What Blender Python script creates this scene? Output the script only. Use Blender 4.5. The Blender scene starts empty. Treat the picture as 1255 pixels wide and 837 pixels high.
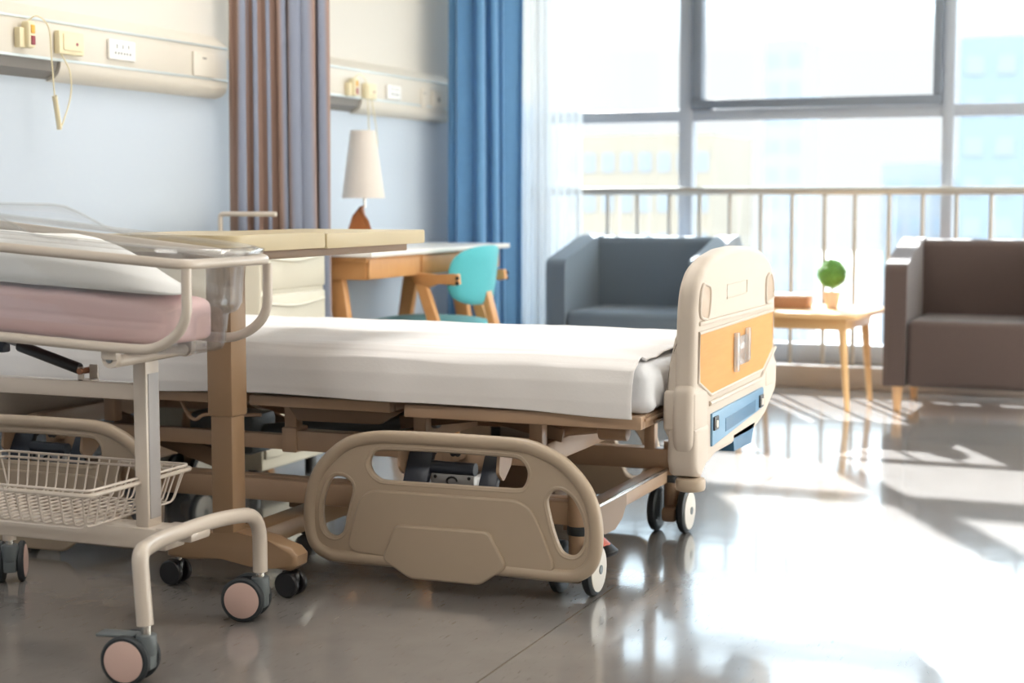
import bpy, bmesh, math, random
from mathutils import Vector, Matrix, Euler, noise
random.seed(7)
PI = math.pi
SC = bpy.context.scene
COL = SC.collection
V = Vector

# ------------------------------------------------------------------ materials
def lin(h):
    h = h.lstrip('#')
    o = []
    for i in (0, 2, 4):
        c = int(h[i:i + 2], 16) / 255
        o.append(c / 12.92 if c <= .04045 else ((c + .055) / 1.055) ** 2.4)
    return (*o, 1)

def new_mat(name):
    m = bpy.data.materials.new(name)
    m.use_nodes = True
    nt = m.node_tree
    b = nt.nodes['Principled BSDF']
    return m, nt, b

def setin(b, **k):
    for n, v in k.items():
        n = n.replace('_', ' ')
        if n in b.inputs:
            b.inputs[n].default_value = v

def mat(name, c, rough=.5, metal=0., spec=.5, var=.06, scale=12., bump=0., bscale=60., coat=0., stretch=None, sheen=0.):
    m, nt, b = new_mat(name)
    setin(b, Roughness=rough, Metallic=metal, Specular_IOR_Level=spec, Coat_Weight=coat, Coat_Roughness=.08, Sheen_Weight=sheen)
    tc = nt.nodes.new('ShaderNodeTexCoord')
    mp = nt.nodes.new('ShaderNodeMapping')
    if stretch: mp.inputs['Scale'].default_value = stretch
    nt.links.new(tc.outputs['Object'], mp.inputs['Vector'])
    nz = nt.nodes.new('ShaderNodeTexNoise')
    nz.inputs['Scale'].default_value = scale
    nz.inputs['Detail'].default_value = 4
    nt.links.new(mp.outputs[0], nz.inputs['Vector'])
    mx = nt.nodes.new('ShaderNodeMix'); mx.data_type = 'RGBA'
    L = lin(c)
    mx.inputs[6].default_value = tuple(x * (1 - var) for x in L[:3]) + (1,)
    mx.inputs[7].default_value = tuple(min(1, x * (1 + var)) for x in L[:3]) + (1,)
    nt.links.new(nz.outputs['Fac'], mx.inputs[0])
    nt.links.new(mx.outputs[2], b.inputs['Base Color'])
    if bump:
        n2 = nt.nodes.new('ShaderNodeTexNoise'); n2.inputs['Scale'].default_value = bscale; n2.inputs['Detail'].default_value = 3
        nt.links.new(mp.outputs[0], n2.inputs['Vector'])
        bp = nt.nodes.new('ShaderNodeBump'); bp.inputs['Strength'].default_value = bump; bp.inputs['Distance'].default_value = .002
        nt.links.new(n2.outputs['Fac'], bp.inputs['Height'])
        nt.links.new(bp.outputs[0], b.inputs['Normal'])
    return m

def wood(name, c1, c2, stretch=(1, 12, 12), rough=.4):
    m, nt, b = new_mat(name)
    setin(b, Roughness=rough, Specular_IOR_Level=.35)
    tc = nt.nodes.new('ShaderNodeTexCoord'); mp = nt.nodes.new('ShaderNodeMapping')
    mp.inputs['Scale'].default_value = stretch
    nt.links.new(tc.outputs['Object'], mp.inputs['Vector'])
    nz = nt.nodes.new('ShaderNodeTexNoise'); nz.inputs['Scale'].default_value = 7; nz.inputs['Detail'].default_value = 6; nz.inputs['Distortion'].default_value = .6
    nt.links.new(mp.outputs[0], nz.inputs['Vector'])
    mx = nt.nodes.new('ShaderNodeMix'); mx.data_type = 'RGBA'
    mx.inputs[6].default_value = lin(c1); mx.inputs[7].default_value = lin(c2)
    nt.links.new(nz.outputs['Fac'], mx.inputs[0]); nt.links.new(mx.outputs[2], b.inputs['Base Color'])
    return m

def clear_mat(name, tint, gloss=.05, rough=.03, edge=.55, milk=0.):
    """thin clear plastic / pane: see-through, mirror-like towards grazing angles"""
    m, nt, b = new_mat(name)
    nt.nodes.remove(b)
    out = nt.nodes['Material Output']
    tr = nt.nodes.new('ShaderNodeBsdfTransparent'); tr.inputs[0].default_value = tint
    gl = nt.nodes.new('ShaderNodeBsdfGlossy'); gl.inputs['Roughness'].default_value = rough
    lw = nt.nodes.new('ShaderNodeLayerWeight'); lw.inputs['Blend'].default_value = .35
    mr = nt.nodes.new('ShaderNodeMapRange')
    mr.inputs['To Min'].default_value = gloss; mr.inputs['To Max'].default_value = edge
    nt.links.new(lw.outputs['Facing'], mr.inputs['Value'])
    ms = nt.nodes.new('ShaderNodeMixShader')
    base = tr
    if milk:
        df = nt.nodes.new('ShaderNodeBsdfDiffuse'); df.inputs[0].default_value = (.93, .95, .97, 1)
        tl = nt.nodes.new('ShaderNodeBsdfTranslucent'); tl.inputs[0].default_value = (.93, .95, .97, 1)
        a = nt.nodes.new('ShaderNodeMixShader'); nt.links.new(df.outputs[0], a.inputs[1]); nt.links.new(tl.outputs[0], a.inputs[2])
        base = nt.nodes.new('ShaderNodeMixShader'); base.inputs[0].default_value = milk
        nt.links.new(tr.outputs[0], base.inputs[1]); nt.links.new(a.outputs[0], base.inputs[2])
    nt.links.new(mr.outputs[0], ms.inputs[0]); nt.links.new(base.outputs[0], ms.inputs[1]); nt.links.new(gl.outputs[0], ms.inputs[2])
    nt.links.new(ms.outputs[0], out.inputs['Surface'])
    return m

def cloth_sheer(name):
    m, nt, b = new_mat(name)
    nt.nodes.remove(b)
    out = nt.nodes['Material Output']
    tr = nt.nodes.new('ShaderNodeBsdfTransparent')
    tl = nt.nodes.new('ShaderNodeBsdfTranslucent'); tl.inputs[0].default_value = (.95, .95, .95, 1)
    df = nt.nodes.new('ShaderNodeBsdfDiffuse'); df.inputs[0].default_value = (.95, .95, .95, 1)
    a = nt.nodes.new('ShaderNodeMixShader'); a.inputs[0].default_value = .35
    nt.links.new(tl.outputs[0], a.inputs[1]); nt.links.new(df.outputs[0], a.inputs[2])
    c = nt.nodes.new('ShaderNodeMixShader'); c.inputs[0].default_value = .5
    nt.links.new(tr.outputs[0], c.inputs[1]); nt.links.new(a.outputs[0], c.inputs[2])
    nt.links.new(c.outputs[0], out.inputs['Surface'])
    return m

def stripe_cloth(name, c1, c2, axis=1, freq=20.):
    """curtain with window reflection put into the colour as second-tone stripes; stripes follow the cloth's own width (UV x)"""
    m, nt, b = new_mat(name)
    setin(b, Roughness=.75, Sheen_Weight=.15)
    uv = nt.nodes.new('ShaderNodeUVMap'); uv.uv_map = 'UVMap'
    sp = nt.nodes.new('ShaderNodeSeparateXYZ'); nt.links.new(uv.outputs[0], sp.inputs[0])
    mu = nt.nodes.new('ShaderNodeMath'); mu.operation = 'MULTIPLY'; mu.inputs[1].default_value = freq
    nt.links.new(sp.outputs[0], mu.inputs[0])
    pp = nt.nodes.new('ShaderNodeMath'); pp.operation = 'PINGPONG'; pp.inputs[1].default_value = 1
    nt.links.new(mu.outputs[0], pp.inputs[0])
    rp = nt.nodes.new('ShaderNodeMapRange'); rp.inputs['From Min'].default_value = .35; rp.inputs['From Max'].default_value = .65
    nt.links.new(pp.outputs[0], rp.inputs['Value'])
    mx = nt.nodes.new('ShaderNodeMix'); mx.data_type = 'RGBA'
    mx.inputs[6].default_value = lin(c1); mx.inputs[7].default_value = lin(c2)
    nt.links.new(rp.outputs[0], mx.inputs[0]); nt.links.new(mx.outputs[2], b.inputs['Base Color'])
    return m

def wall_paint(name, lower, upper, split):
    m, nt, b = new_mat(name)
    setin(b, Roughness=.55)
    ge = nt.nodes.new('ShaderNodeNewGeometry')
    sp = nt.nodes.new('ShaderNodeSeparateXYZ'); nt.links.new(ge.outputs['Position'], sp.inputs[0])
    gt = nt.nodes.new('ShaderNodeMath'); gt.operation = 'GREATER_THAN'; gt.inputs[1].default_value = split
    nt.links.new(sp.outputs[2], gt.inputs[0])
    mx = nt.nodes.new('ShaderNodeMix'); mx.data_type = 'RGBA'
    mx.inputs[6].default_value = lin(lower); mx.inputs[7].default_value = lin(upper)
    nt.links.new(gt.outputs[0], mx.inputs[0])
    nz = nt.nodes.new('ShaderNodeTexNoise'); nz.inputs['Scale'].default_value = 90
    bp = nt.nodes.new('ShaderNodeBump'); bp.inputs['Strength'].default_value = .05; bp.inputs['Distance'].default_value = .002
    nt.links.new(nz.outputs['Fac'], bp.inputs['Height']); nt.links.new(bp.outputs[0], b.inputs['Normal'])
    nt.links.new(mx.outputs[2], b.inputs['Base Color'])
    return m

def floor_mat(name):
    """polished sheet vinyl: fine streaks along one way, welded seams every 1.83 m"""
    m, nt, b = new_mat(name)
    setin(b, Roughness=.16, Specular_IOR_Level=.55, Coat_Weight=.5, Coat_Roughness=.07)
    ge = nt.nodes.new('ShaderNodeNewGeometry')
    def noise_(scale, st, det=5):
        mp = nt.nodes.new('ShaderNodeMapping'); mp.inputs['Scale'].default_value = st
        nt.links.new(ge.outputs['Position'], mp.inputs['Vector'])
        n = nt.nodes.new('ShaderNodeTexNoise'); n.inputs['Scale'].default_value = scale; n.inputs['Detail'].default_value = det
        nt.links.new(mp.outputs[0], n.inputs['Vector']); return n
    n1 = noise_(9, (1.2, 1, 1)); n2 = noise_(16, (9, 1.1, 1), 5)
    mx = nt.nodes.new('ShaderNodeMix'); mx.data_type = 'RGBA'
    mx.inputs[6].default_value = lin(FLOOR_A); mx.inputs[7].default_value = lin(FLOOR_B)
    nt.links.new(n1.outputs['Fac'], mx.inputs[0])
    r2 = nt.nodes.new('ShaderNodeMapRange'); r2.inputs['From Min'].default_value = .62; r2.inputs['From Max'].default_value = .72
    r2.inputs['To Max'].default_value = .6
    nt.links.new(n2.outputs['Fac'], r2.inputs['Value'])
    m2 = nt.nodes.new('ShaderNodeMix'); m2.data_type = 'RGBA'
    m2.inputs[7].default_value = lin('#5e5753')
    nt.links.new(mx.outputs[2], m2.inputs[6]); nt.links.new(r2.outputs[0], m2.inputs[0])
    sp = nt.nodes.new('ShaderNodeSeparateXYZ'); nt.links.new(ge.outputs['Position'], sp.inputs[0])
    def seam(o, off, per, w):
        a = nt.nodes.new('ShaderNodeMath'); a.operation = 'ADD'; a.inputs[1].default_value = off
        nt.links.new(sp.outputs[o], a.inputs[0])
        p = nt.nodes.new('ShaderNodeMath'); p.operation = 'PINGPONG'; p.inputs[1].default_value = per / 2
        nt.links.new(a.outputs[0], p.inputs[0])
        l = nt.nodes.new('ShaderNodeMath'); l.operation = 'LESS_THAN'; l.inputs[1].default_value = w
        nt.links.new(p.outputs[0], l.inputs[0]); return l
    s = seam(0, 1.235, 1.83, .0022)
    m3 = nt.nodes.new('ShaderNodeMix'); m3.data_type = 'RGBA'
    m3.inputs[7].default_value = lin('#5d5651')
    nt.links.new(m2.outputs[2], m3.inputs[6]); nt.links.new(s.outputs[0], m3.inputs[0])
    nt.links.new(m3.outputs[2], b.inputs['Base Color'])
    n4 = noise_(3.5, (1, 1, 1), 2)
    bp = nt.nodes.new('ShaderNodeBump'); bp.inputs['Strength'].default_value = .10; bp.inputs['Distance'].default_value = .01
    nt.links.new(n4.outputs['Fac'], bp.inputs['Height']); nt.links.new(bp.outputs[0], b.inputs['Normal'])
    nt.links.new(bp.outputs[0], b.inputs['Coat Normal'])
    return m

FLOOR_A, FLOOR_B = '#797572', '#8b8784'
M = dict(
    wall=wall_paint('two_tone_wall_paint', '#bdc7d3', '#d9d4cb', 1.46),
    white=mat('white_paint', '#eeeae2', .6, var=.02),
    floor=floor_mat('polished_vinyl'),
    kerb=mat('grey_kerb', '#a39a92', .5),
    frame=mat('window_frame_grey', '#a0a6b0', .4, var=.03),
    steel=mat('brushed_rail_steel', '#a59f96', .35, metal=.35, var=.04),
    glass=clear_mat('window_glass', (.97, .985, .98, 1), .02, .0, .25),
    acrylic=clear_mat('clear_acrylic', (.99, .992, .994, 1), .02, .08, .45, .03),
    sheer=cloth_sheer('sheer_white_voile'),
    blue=mat('blue_curtain_cloth', '#5b8ab4', .8, var=.08, scale=40, sheen=.2),
    striped=stripe_cloth('sheen_striped_curtain_cloth', '#93776a', '#858c9f', freq=28),  # slate stripes are the window's blue reflection put into the colour
    strip=mat('cream_painted_metal', '#d6cfc3', .4, var=.02),
    aluminium=mat('pale_aluminium', '#d2dadb', .35, metal=.3, var=.03),
    dark=mat('dark_recess', '#7b7672', .5),
    ivory=mat('ivory_plastic', '#e8dcb8', .4, var=.03),
    yellow=mat('yellow_button', '#e0a83c', .4), red=mat('maroon_button', '#8e2f3c', .4),
    plate=mat('white_socket_plate', '#f4f3f0', .35, var=.01), hole=mat('socket_hole', '#55555a', .6),
    tan=mat('bed_frame_tan', '#b4977d', .35, var=.05, spec=.5),
    tan_dark=mat('bed_mechanism_tan', '#8a7059', .45, var=.08),
    rail=mat('rail_plastic_beige', '#b3a18c', .38, var=.03),
    cream=mat('footboard_cream_plastic', '#c9bdb0', .5, var=.02, spec=.3),
    oak=wood('oak_laminate', '#c68a47', '#d19a57', (10, 1, 10), .6),
    bluep=mat('blue_plastic', '#6f97b6', .35, var=.03), blued=mat('dark_blue_plastic', '#3f6b8c', .4),
    black=mat('black_plastic', '#1c1b1d', .35, var=.1), tyre=mat('dark_tyre', '#2b3034', .5),
    navy=mat('navy_steel', '#2c323e', .35, var=.08),
    grey=mat('caster_grey_plastic', '#666d70', .4, var=.04),
    pinkdisc=mat('pale_pink_hubcap', '#d5b6ab', .4, var=.03),
    wheelw=mat('white_wheel_disc', '#e6e0d6', .4, var=.02),
    chrome=mat('chrome', '#d0ccc6', .2, metal=1.),
    copper=mat('copper_pin', '#9a6a50', .3, metal=.8),
    metal=mat('grey_steel_plate', '#9c9a99', .35, metal=.5),
    sheet=mat('white_cotton', '#eeebea', .8, var=.015, bump=.15, bscale=160),
    mattress=mat('white_mattress_cover', '#e4e6ea', .7, var=.02, bump=.2, bscale=90),
    bass=mat('bassinet_frame_cream', '#cfc3b6', .28, var=.03, coat=.3),
    sticker=mat('grey_label_strip', '#a9a5a4', .4, var=.02),
    pink=mat('pink_cotton', '#f8d4d3', .8, var=.04, bump=.2, bscale=120),
    pillow=mat('white_pillow_cotton', '#fafaf9', .85, var=.01, bump=.15, bscale=120),
    wire=mat('white_coated_wire', '#d8cdc2', .35, var=.02),
    ovtop=mat('overbed_top_beige', '#c2b18c', .35, var=.03), ovtan=mat('overbed_column_tan', '#a08264', .38, var=.03),
    cab=mat('cabinet_cream_plastic', '#d3ccba', .35, var=.02),
    lightwood=wood('pale_beech', '#dcae78', '#e6c08c', (2, 2, 14)),
    deskwood=wood('desk_beech', '#c08a54', '#cf9c68', (2, 14, 2)),
    lam=mat('white_laminate', '#f2eee8', .25, var=.01),
    teal=mat('teal_upholstery', '#4fb0b8', .8, var=.08, scale=200, bump=.2, bscale=300, sheen=.2),
    sofag=mat('grey_sofa_fabric', '#67727d', .9, var=.10, scale=220, bump=.3, bscale=400, sheen=.2),
    sofab=mat('brown_sofa_fabric', '#53443f', .9, var=.12, scale=220, bump=.3, bscale=400, sheen=.2),
    leg=wood('sofa_leg_beech', '#d8a878', '#e0b68a', (8, 8, 1)),
    leaf=mat('topiary_green', '#74a64c', .6, var=.35, scale=60),
    pot=mat('blush_pot', '#e6cdb8', .6), stem=mat('brown_stem', '#6b4b33', .7),
    box=mat('brown_box', '#b07f5c', .6), boxtop=mat('white_box_lid', '#f1eee9', .5),
    shade=mat('lamp_shade_linen', '#dcd3ca', .8, var=.03, bump=.2, bscale=200),
    lampwood=wood('lamp_base_wood', '#93552f', '#a96a3d', (8, 8, 1)),
    pedal=mat('red_pedal', '#d9786a', .4),
    bldA=mat('beige_render', '#ab9c8b', .9), bldB=mat('pale_blue_cladding', '#949eaa', .8), bldC=mat('pale_grey_concrete', '#9da0a6', .9),
    ground=mat('pale_paving', '#7c7a76', .9),
    clearplastic=clear_mat('clear_holder_plastic', (.97, .97, .97, 1), .05, .12, .5, .3),
)

# ------------------------------------------------------------------ builders
OFF = {}

class MB:
    def __init__(s): s.bm = bmesh.new()
    def box(s, x0, x1, y0, y1, z0, z1, bev=0., seg=2, rot=None, piv=None):
        r = bmesh.ops.create_cube(s.bm, size=1)
        vs = r['verts']
        c = V(((x0 + x1) / 2, (y0 + y1) / 2, (z0 + z1) / 2)); d = V((abs(x1 - x0), abs(y1 - y0), abs(z1 - z0)))
        for v in vs: v.co = V((v.co.x * d.x, v.co.y * d.y, v.co.z * d.z))
        if bev:
            es = list({e for v in vs for e in v.link_edges})
            rb = bmesh.ops.bevel(s.bm, geom=es, offset=min(bev, min(d) * .49), segments=seg, affect='EDGES', profile=.5)
            vs = list({v for f in rb['faces'] for v in f.verts} | {v for v in vs if v.is_valid})
        for v in vs:
            p = v.co + c
            if rot is not None:
                q = piv if piv is not None else c
                p = q + rot @ (p - q)
            v.co = p
        return vs
    def tube(s, pts, r, seg=10, closed=False, caps=True):
        pts = [V(p) for p in pts]; n = len(pts)
        rr = r if isinstance(r, (list, tuple)) else [r] * n
        rings = []; up = None
        for i in range(n):
            a = pts[i - 1] if (i or closed) else pts[i]
            b = pts[(i + 1) % n] if (i < n - 1 or closed) else pts[i]
            t = (b - a)
            if t.length < 1e-9: t = V((0, 0, 1))
            t.normalize()
            if up is None:
                up = t.orthogonal().normalized()
            up = up - t * up.dot(t)
            if up.length < 1e-6: up = t.orthogonal()
            up.normalize(); sd = t.cross(up)
            rings.append([s.bm.verts.new(pts[i] + (up * math.cos(2 * PI * k / seg) + sd * math.sin(2 * PI * k / seg)) * rr[i]) for k in range(seg)])
        m = n if closed else n - 1
        for i in range(m):
            A, B = rings[i], rings[(i + 1) % n]
            sh = 0
            if closed and i == n - 1:
                sh = min(range(seg), key=lambda q: (A[0].co - B[q].co).length)
            for k in range(seg):
                try: s.bm.faces.new((A[k], A[(k + 1) % seg], B[(k + 1 + sh) % seg], B[(k + sh) % seg]))
                except ValueError: pass
        if caps and not closed:
            s.bm.faces.new(list(reversed(rings[0]))); s.bm.faces.new(rings[-1])
    def cyl(s, p0, p1, r0, r1=None, seg=20, bev=0.):
        p0, p1 = V(p0), V(p1); r1 = r0 if r1 is None else r1
        d = (p1 - p0); L = d.length; d.normalize()
        if bev:
            s.tube([p0, p0 + d * bev * .3, p0 + d * bev, p1 - d * bev, p1 - d * bev * .3, p1], [r0 - bev, r0 - bev * .3, r0, r1, r1 - bev * .3, r1 - bev], seg)
        else: s.tube([p0, p1], [r0, r1], seg)
    def lathe(s, prof, c=(0, 0, 0), seg=28, axis='Z'):
        c = V(c); rings = []
        for r, h in prof:
            ring = []
            for k in range(seg):
                a = 2 * PI * k / seg; u, w = r * math.cos(a), r * math.sin(a)
                ring.append(s.bm.verts.new(c + {'Z': V((u, w, h)), 'X': V((h, u, w)), 'Y': V((w, h, u))}[axis]))
            rings.append(ring)
        for A, B in zip(rings, rings[1:]):
            for k in range(seg): s.bm.faces.new((A[k], A[(k + 1) % seg], B[(k + 1) % seg], B[k]))
        s.bm.faces.new(list(reversed(rings[0]))); s.bm.faces.new(rings[-1])
    def prism(s, out, f0, f1, bev=0., seg=2):
        """closed outline (list of 2D) mapped by f0 / f1 (2D->3D) to the two end faces"""
        A = [s.bm.verts.new(f0(*p)) for p in out]; B = [s.bm.verts.new(f1(*p)) for p in out]
        fs = [s.bm.faces.new(A), s.bm.faces.new(list(reversed(B)))]
        n = len(out)
        for i in range(n): fs.append(s.bm.faces.new((A[i], B[i], B[(i + 1) % n], A[(i + 1) % n])))
        if bev:
            es = set(fs[0].edges) | set(fs[1].edges)
            bmesh.ops.bevel(s.bm, geom=list(es), offset=bev, segments=seg, affect='EDGES', profile=.5)
    def pxz(s, out, y0, y1, bev=0., seg=2): s.prism(out, lambda x, z: V((x, y0, z)), lambda x, z: V((x, y1, z)), bev, seg)
    def pyz(s, out, x0, x1, bev=0., seg=2): s.prism(out, lambda y, z: V((x0, y, z)), lambda y, z: V((x1, y, z)), bev, seg)
    def pxy(s, out, z0, z1, bev=0., seg=2): s.prism(out, lambda x, y: V((x, y, z0)), lambda x, y: V((x, y, z1)), bev, seg)
    def bar(s, p0, p1, w, h, bev=.003, up=(0, 0, 1)):
        p0, p1 = V(p0), V(p1); d = p1 - p0; L = d.length; d.normalize()
        sd = d.cross(V(up)).normalized(); u = sd.cross(d).normalized()
        vs = s.box(-L / 2, L / 2, -w / 2, w / 2, -h / 2, h / 2, bev)
        m = Matrix((d, sd, u)).transposed(); c = (p0 + p1) / 2
        for v in vs: v.co = c + m @ v.co
    def ball(s, c, r, sub=2, sq=(1, 1, 1)):
        rr = bmesh.ops.create_icosphere(s.bm, subdivisions=sub, radius=1)
        for v in rr['verts']: v.co = V((c[0] + v.co.x * r * sq[0], c[1] + v.co.y * r * sq[1], c[2] + v.co.z * r * sq[2]))
    def grid(s, f, nu, nv, uv=True):
        vs = [[s.bm.verts.new(f(i / nu, j / nv)) for j in range(nv + 1)] for i in range(nu + 1)]
        lay = s.bm.loops.layers.uv.new('UVMap') if uv else None
        for i in range(nu):
            for j in range(nv):
                fc = s.bm.faces.new((vs[i][j], vs[i + 1][j], vs[i + 1][j + 1], vs[i][j + 1]))
                if uv:
                    for l, (a, b) in zip(fc.loops, ((i, j), (i + 1, j), (i + 1, j + 1), (i, j + 1))): l[lay].uv = (a / nu, b / nv)
    def add_mesh(s, me): s.bm.from_mesh(me)
    def build(s, name, m, parent=None, smooth=True, solid=0., sub=0, angle=40, local=False, label=None):
        off = OFF.get(parent.name, V((0, 0, 0))) if parent and not local else V((0, 0, 0))
        if off.length: bmesh.ops.translate(s.bm, verts=s.bm.verts, vec=-off)
        bmesh.ops.recalc_face_normals(s.bm, faces=s.bm.faces)
        me = bpy.data.meshes.new(name); s.bm.to_mesh(me); s.bm.free()
        o = bpy.data.objects.new(name, me); COL.objects.link(o)
        me.materials.append(M[m] if isinstance(m, str) else m)
        if smooth:
            me.polygons.foreach_set('use_smooth', [True] * len(me.polygons))
            me.set_sharp_from_angle(angle=math.radians(angle))
        if solid:
            md = o.modifiers.new('thick', 'SOLIDIFY'); md.thickness = solid; md.offset = 0
        if sub:
            md = o.modifiers.new('sub', 'SUBSURF'); md.levels = sub; md.render_levels = sub
        if parent:
            o.parent = parent; OFF[o.name] = off
        if label: o['label'] = label
        return o

def thing(name, label, cat, loc=(0, 0, 0), rz=0., group=None, world=True):
    o = bpy.data.objects.new(name, None); COL.objects.link(o)
    o.empty_display_size = .1
    o.location = loc; o.rotation_euler = (0, 0, rz)
    o['label'] = label; o['category'] = cat
    if group: o['group'] = group
    OFF[o.name] = V(loc) if world else V((0, 0, 0))
    return o

def tag(o, label, cat, group=None):
    o['label'] = label; o['category'] = cat
    if group: o['group'] = group
    return o

def struct(o): o['kind'] = 'structure'; return o

def catmull(pts, n=6, closed=False):
    P = [V(p) for p in pts]; L = len(P); out = []
    m = L if closed else L - 1
    for i in range(m):
        g = lambda k: P[k % L] if closed else P[max(0, min(L - 1, k))]
        p0, p1, p2, p3 = g(i - 1), g(i), g(i + 1), g(i + 2)
        for k in range(n):
            t = k / n
            out.append(.5 * ((2 * p1) + (p2 - p0) * t + (2 * p0 - 5 * p1 + 4 * p2 - p3) * t * t + (3 * p1 - p0 - 3 * p2 + p3) * t ** 3))
    if not closed: out.append(P[-1])
    return out

def fillet(pts, r, n=6, closed=False):
    """polyline with rounded corners"""
    P = [V(p) for p in pts]; out = []; L = len(P)
    for i in range(L):
        if not closed and i in (0, L - 1): out.append(P[i]); continue
        a, b, c = P[i - 1], P[i], P[(i + 1) % L]
        ri = r[i] if isinstance(r, (list, tuple)) else r
        d1, d2 = (a - b), (c - b)
        k = min(ri, d1.length * .49, d2.length * .49)
        s, e = b + d1.normalized() * k, b + d2.normalized() * k
        for q in range(n + 1):
            t = q / n; out.append(s * (1 - t) ** 2 + b * 2 * t * (1 - t) + e * t * t)
    return out

def plate_with_holes(outer, holes, thick, bev, bevres=2):
    """flat plate in the XY plane of a filled 2D curve, returned as a mesh (z is the thickness)"""
    cu = bpy.data.curves.new('tmp', 'CURVE'); cu.dimensions = '2D'; cu.fill_mode = 'BOTH'
    cu.extrude = thick / 2 - bev; cu.bevel_depth = bev; cu.bevel_resolution = bevres
    for loop in [outer] + holes:
        sp = cu.splines.new('POLY'); sp.points.add(len(loop) - 1); sp.use_cyclic_u = True
        for p, q in zip(sp.points, loop): p.co = (q[0], q[1], 0, 1)
    ob = bpy.data.objects.new('tmp', cu); COL.objects.link(ob)
    dg = bpy.context.evaluated_depsgraph_get()
    me = bpy.data.meshes.new_from_object(ob.evaluated_get(dg))
    bpy.data.objects.remove(ob); bpy.data.curves.remove(cu)
    return me

def smooth2(pts, n=5, closed=True): return [(p.x, p.y) for p in catmull([(a, b, 0) for a, b in pts], n, closed)]
def round2(pts, r, n=5): return [(p.x, p.y) for p in fillet([(a, b, 0) for a, b in pts], r, n, True)]

# ------------------------------------------------------------------ camera
cam = bpy.data.cameras.new('camera'); co = bpy.data.objects.new('camera', cam); COL.objects.link(co)
CAM_H = .95
pitch = math.atan((418.5 - 245) / 1950)
co.location = (0, 0, CAM_H)
co.rotation_euler = (PI / 2 - pitch, 0, math.radians(22.4))
cam.sensor_width = 36; cam.lens = 1950 * 36 / 1255
cam.dof.use_dof = True; cam.dof.focus_distance = 3.75; cam.dof.aperture_fstop = 3.0
cam.clip_start = .05; cam.clip_end = 2000
SC.camera = co

# ------------------------------------------------------------------ room
XW, YW, XR, YB, ZC = -3.2, 8.0, 1.75, -2.2, 2.75
b = MB(); b.box(XW - .2, XR + .2, YB - .2, 8.6, -.2, 0); struct(b.build('floor', 'floor', smooth=False))
b = MB(); b.box(XW - .2, XR + .2, YB - .2, 8.45, ZC, ZC + .2); struct(b.build('ceiling', 'white', smooth=False))
b = MB(); b.box(XW - .2, XW, YB - .2, 8.6, 0, ZC); struct(b.build('wall_left', 'wall', smooth=False))
b = MB(); b.box(XR, XR + .2, YB - .2, 8.6, 0, ZC); struct(b.build('wall_right', 'white', smooth=False))
b = MB(); b.box(XW, XR, YB - .2, YB, 0, ZC); struct(b.build('wall_back', 'white', smooth=False))
# low kerb under the window
b = MB(); b.box(XW, XR, YW, 8.3, 0, .115, .006); struct(b.build('trim_1', 'kerb'))

# window wall
win = struct(bpy.data.objects.new('window_1', None)); COL.objects.link(win); win.location = (0, 8.15, .115)
OFF[win.name] = V((0, 8.15, .115))
Y0, Y1 = 8.12, 8.19
def up(v): return v * 8.15 / 8.1
m1, m2 = (-2.385 * 8.15 / 8.1, -2.313 * 8.15 / 8.1), (-1.047 * 8.15 / 8.1, -.992 * 8.15 / 8.1)
step = ((m2[0] + m2[1]) - (m1[0] + m1[1])) / 2
muls = [m1, m2] + [(m2[0] + step * k, m2[1] + step * k) for k in (1, 2)]
for a, c in muls:
    b = MB(); b.box(a, c, Y0, Y1 + .02, .115, ZC, .004); b.build('mullion', 'frame', win)
b = MB(); b.box(XW, XR, Y0, Y1, .115, .215, .004); b.box(XW, XR, Y0, Y1, ZC - .08, ZC, .004); b.box(XW, XW + .05, Y0, Y1, .115, ZC, .004)
b.build('window_frame', 'frame', win)
b = MB(); b.box(XW, XR, Y0 + .005, Y1 - .005, 1.36, 1.42, .004); b.build('transom', 'frame', win)
edges = [XW + .05] + [q for m in muls for q in m] + [XR]
for i in range(0, len(edges), 2):
    x0, x1 = edges[i], edges[i + 1]
    b = MB(); b.box(x0, x1, 8.15, 8.156, .21, 1.365); b.build('glass_pane', 'glass', win, smooth=False)
    b = MB(); b.box(x0, x1, 8.15, 8.156, 1.415, ZC - .07); b.build('glass_pane', 'glass', win, smooth=False)
# opening sash in the wide bay
b = MB()
x0, x1 = m1[1] + .002, m2[0] - .002
for q in ((x0, x0 + .055, 1.469, ZC - .141), (x1 - .042, x1, 1.469, ZC - .141), (x0, x1, 1.42, 1.468), (x0, x1, ZC - .14, ZC - .08)):
    b.box(q[0], q[1], Y0 - .03, Y1 - .02, q[2], q[3], .004)
b.build('sash', mat('sash_frame_grey', '#6f7681', .4, var=.03), win)

# railing in front of the window
rl = thing('railing', 'metal safety railing with thin upright bars in front of the window', 'railing', (0, 8.05, .115))
k = 8.05 / 7.9
b = MB(); b.tube([(XW, 8.05, .995), (XR, 8.05, .995)], .021, 14); b.build('top_rail', 'steel', rl)
xs = [-3.045] + [-2.877, -2.714, -2.552, -2.381, -2.22, -2.062, -1.902, -1.744, -1.581, -1.432, -1.266]
xs = [x * k for x in xs]
while xs[-1] < XR - .2: xs.append(xs[-1] + .1625)
for x in xs:
    if x > 1.2: break
    b = MB(); b.cyl((x, 8.05, .115), (x, 8.05, .98), .0115, seg=10); b.build('baluster', 'steel', rl)

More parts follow.
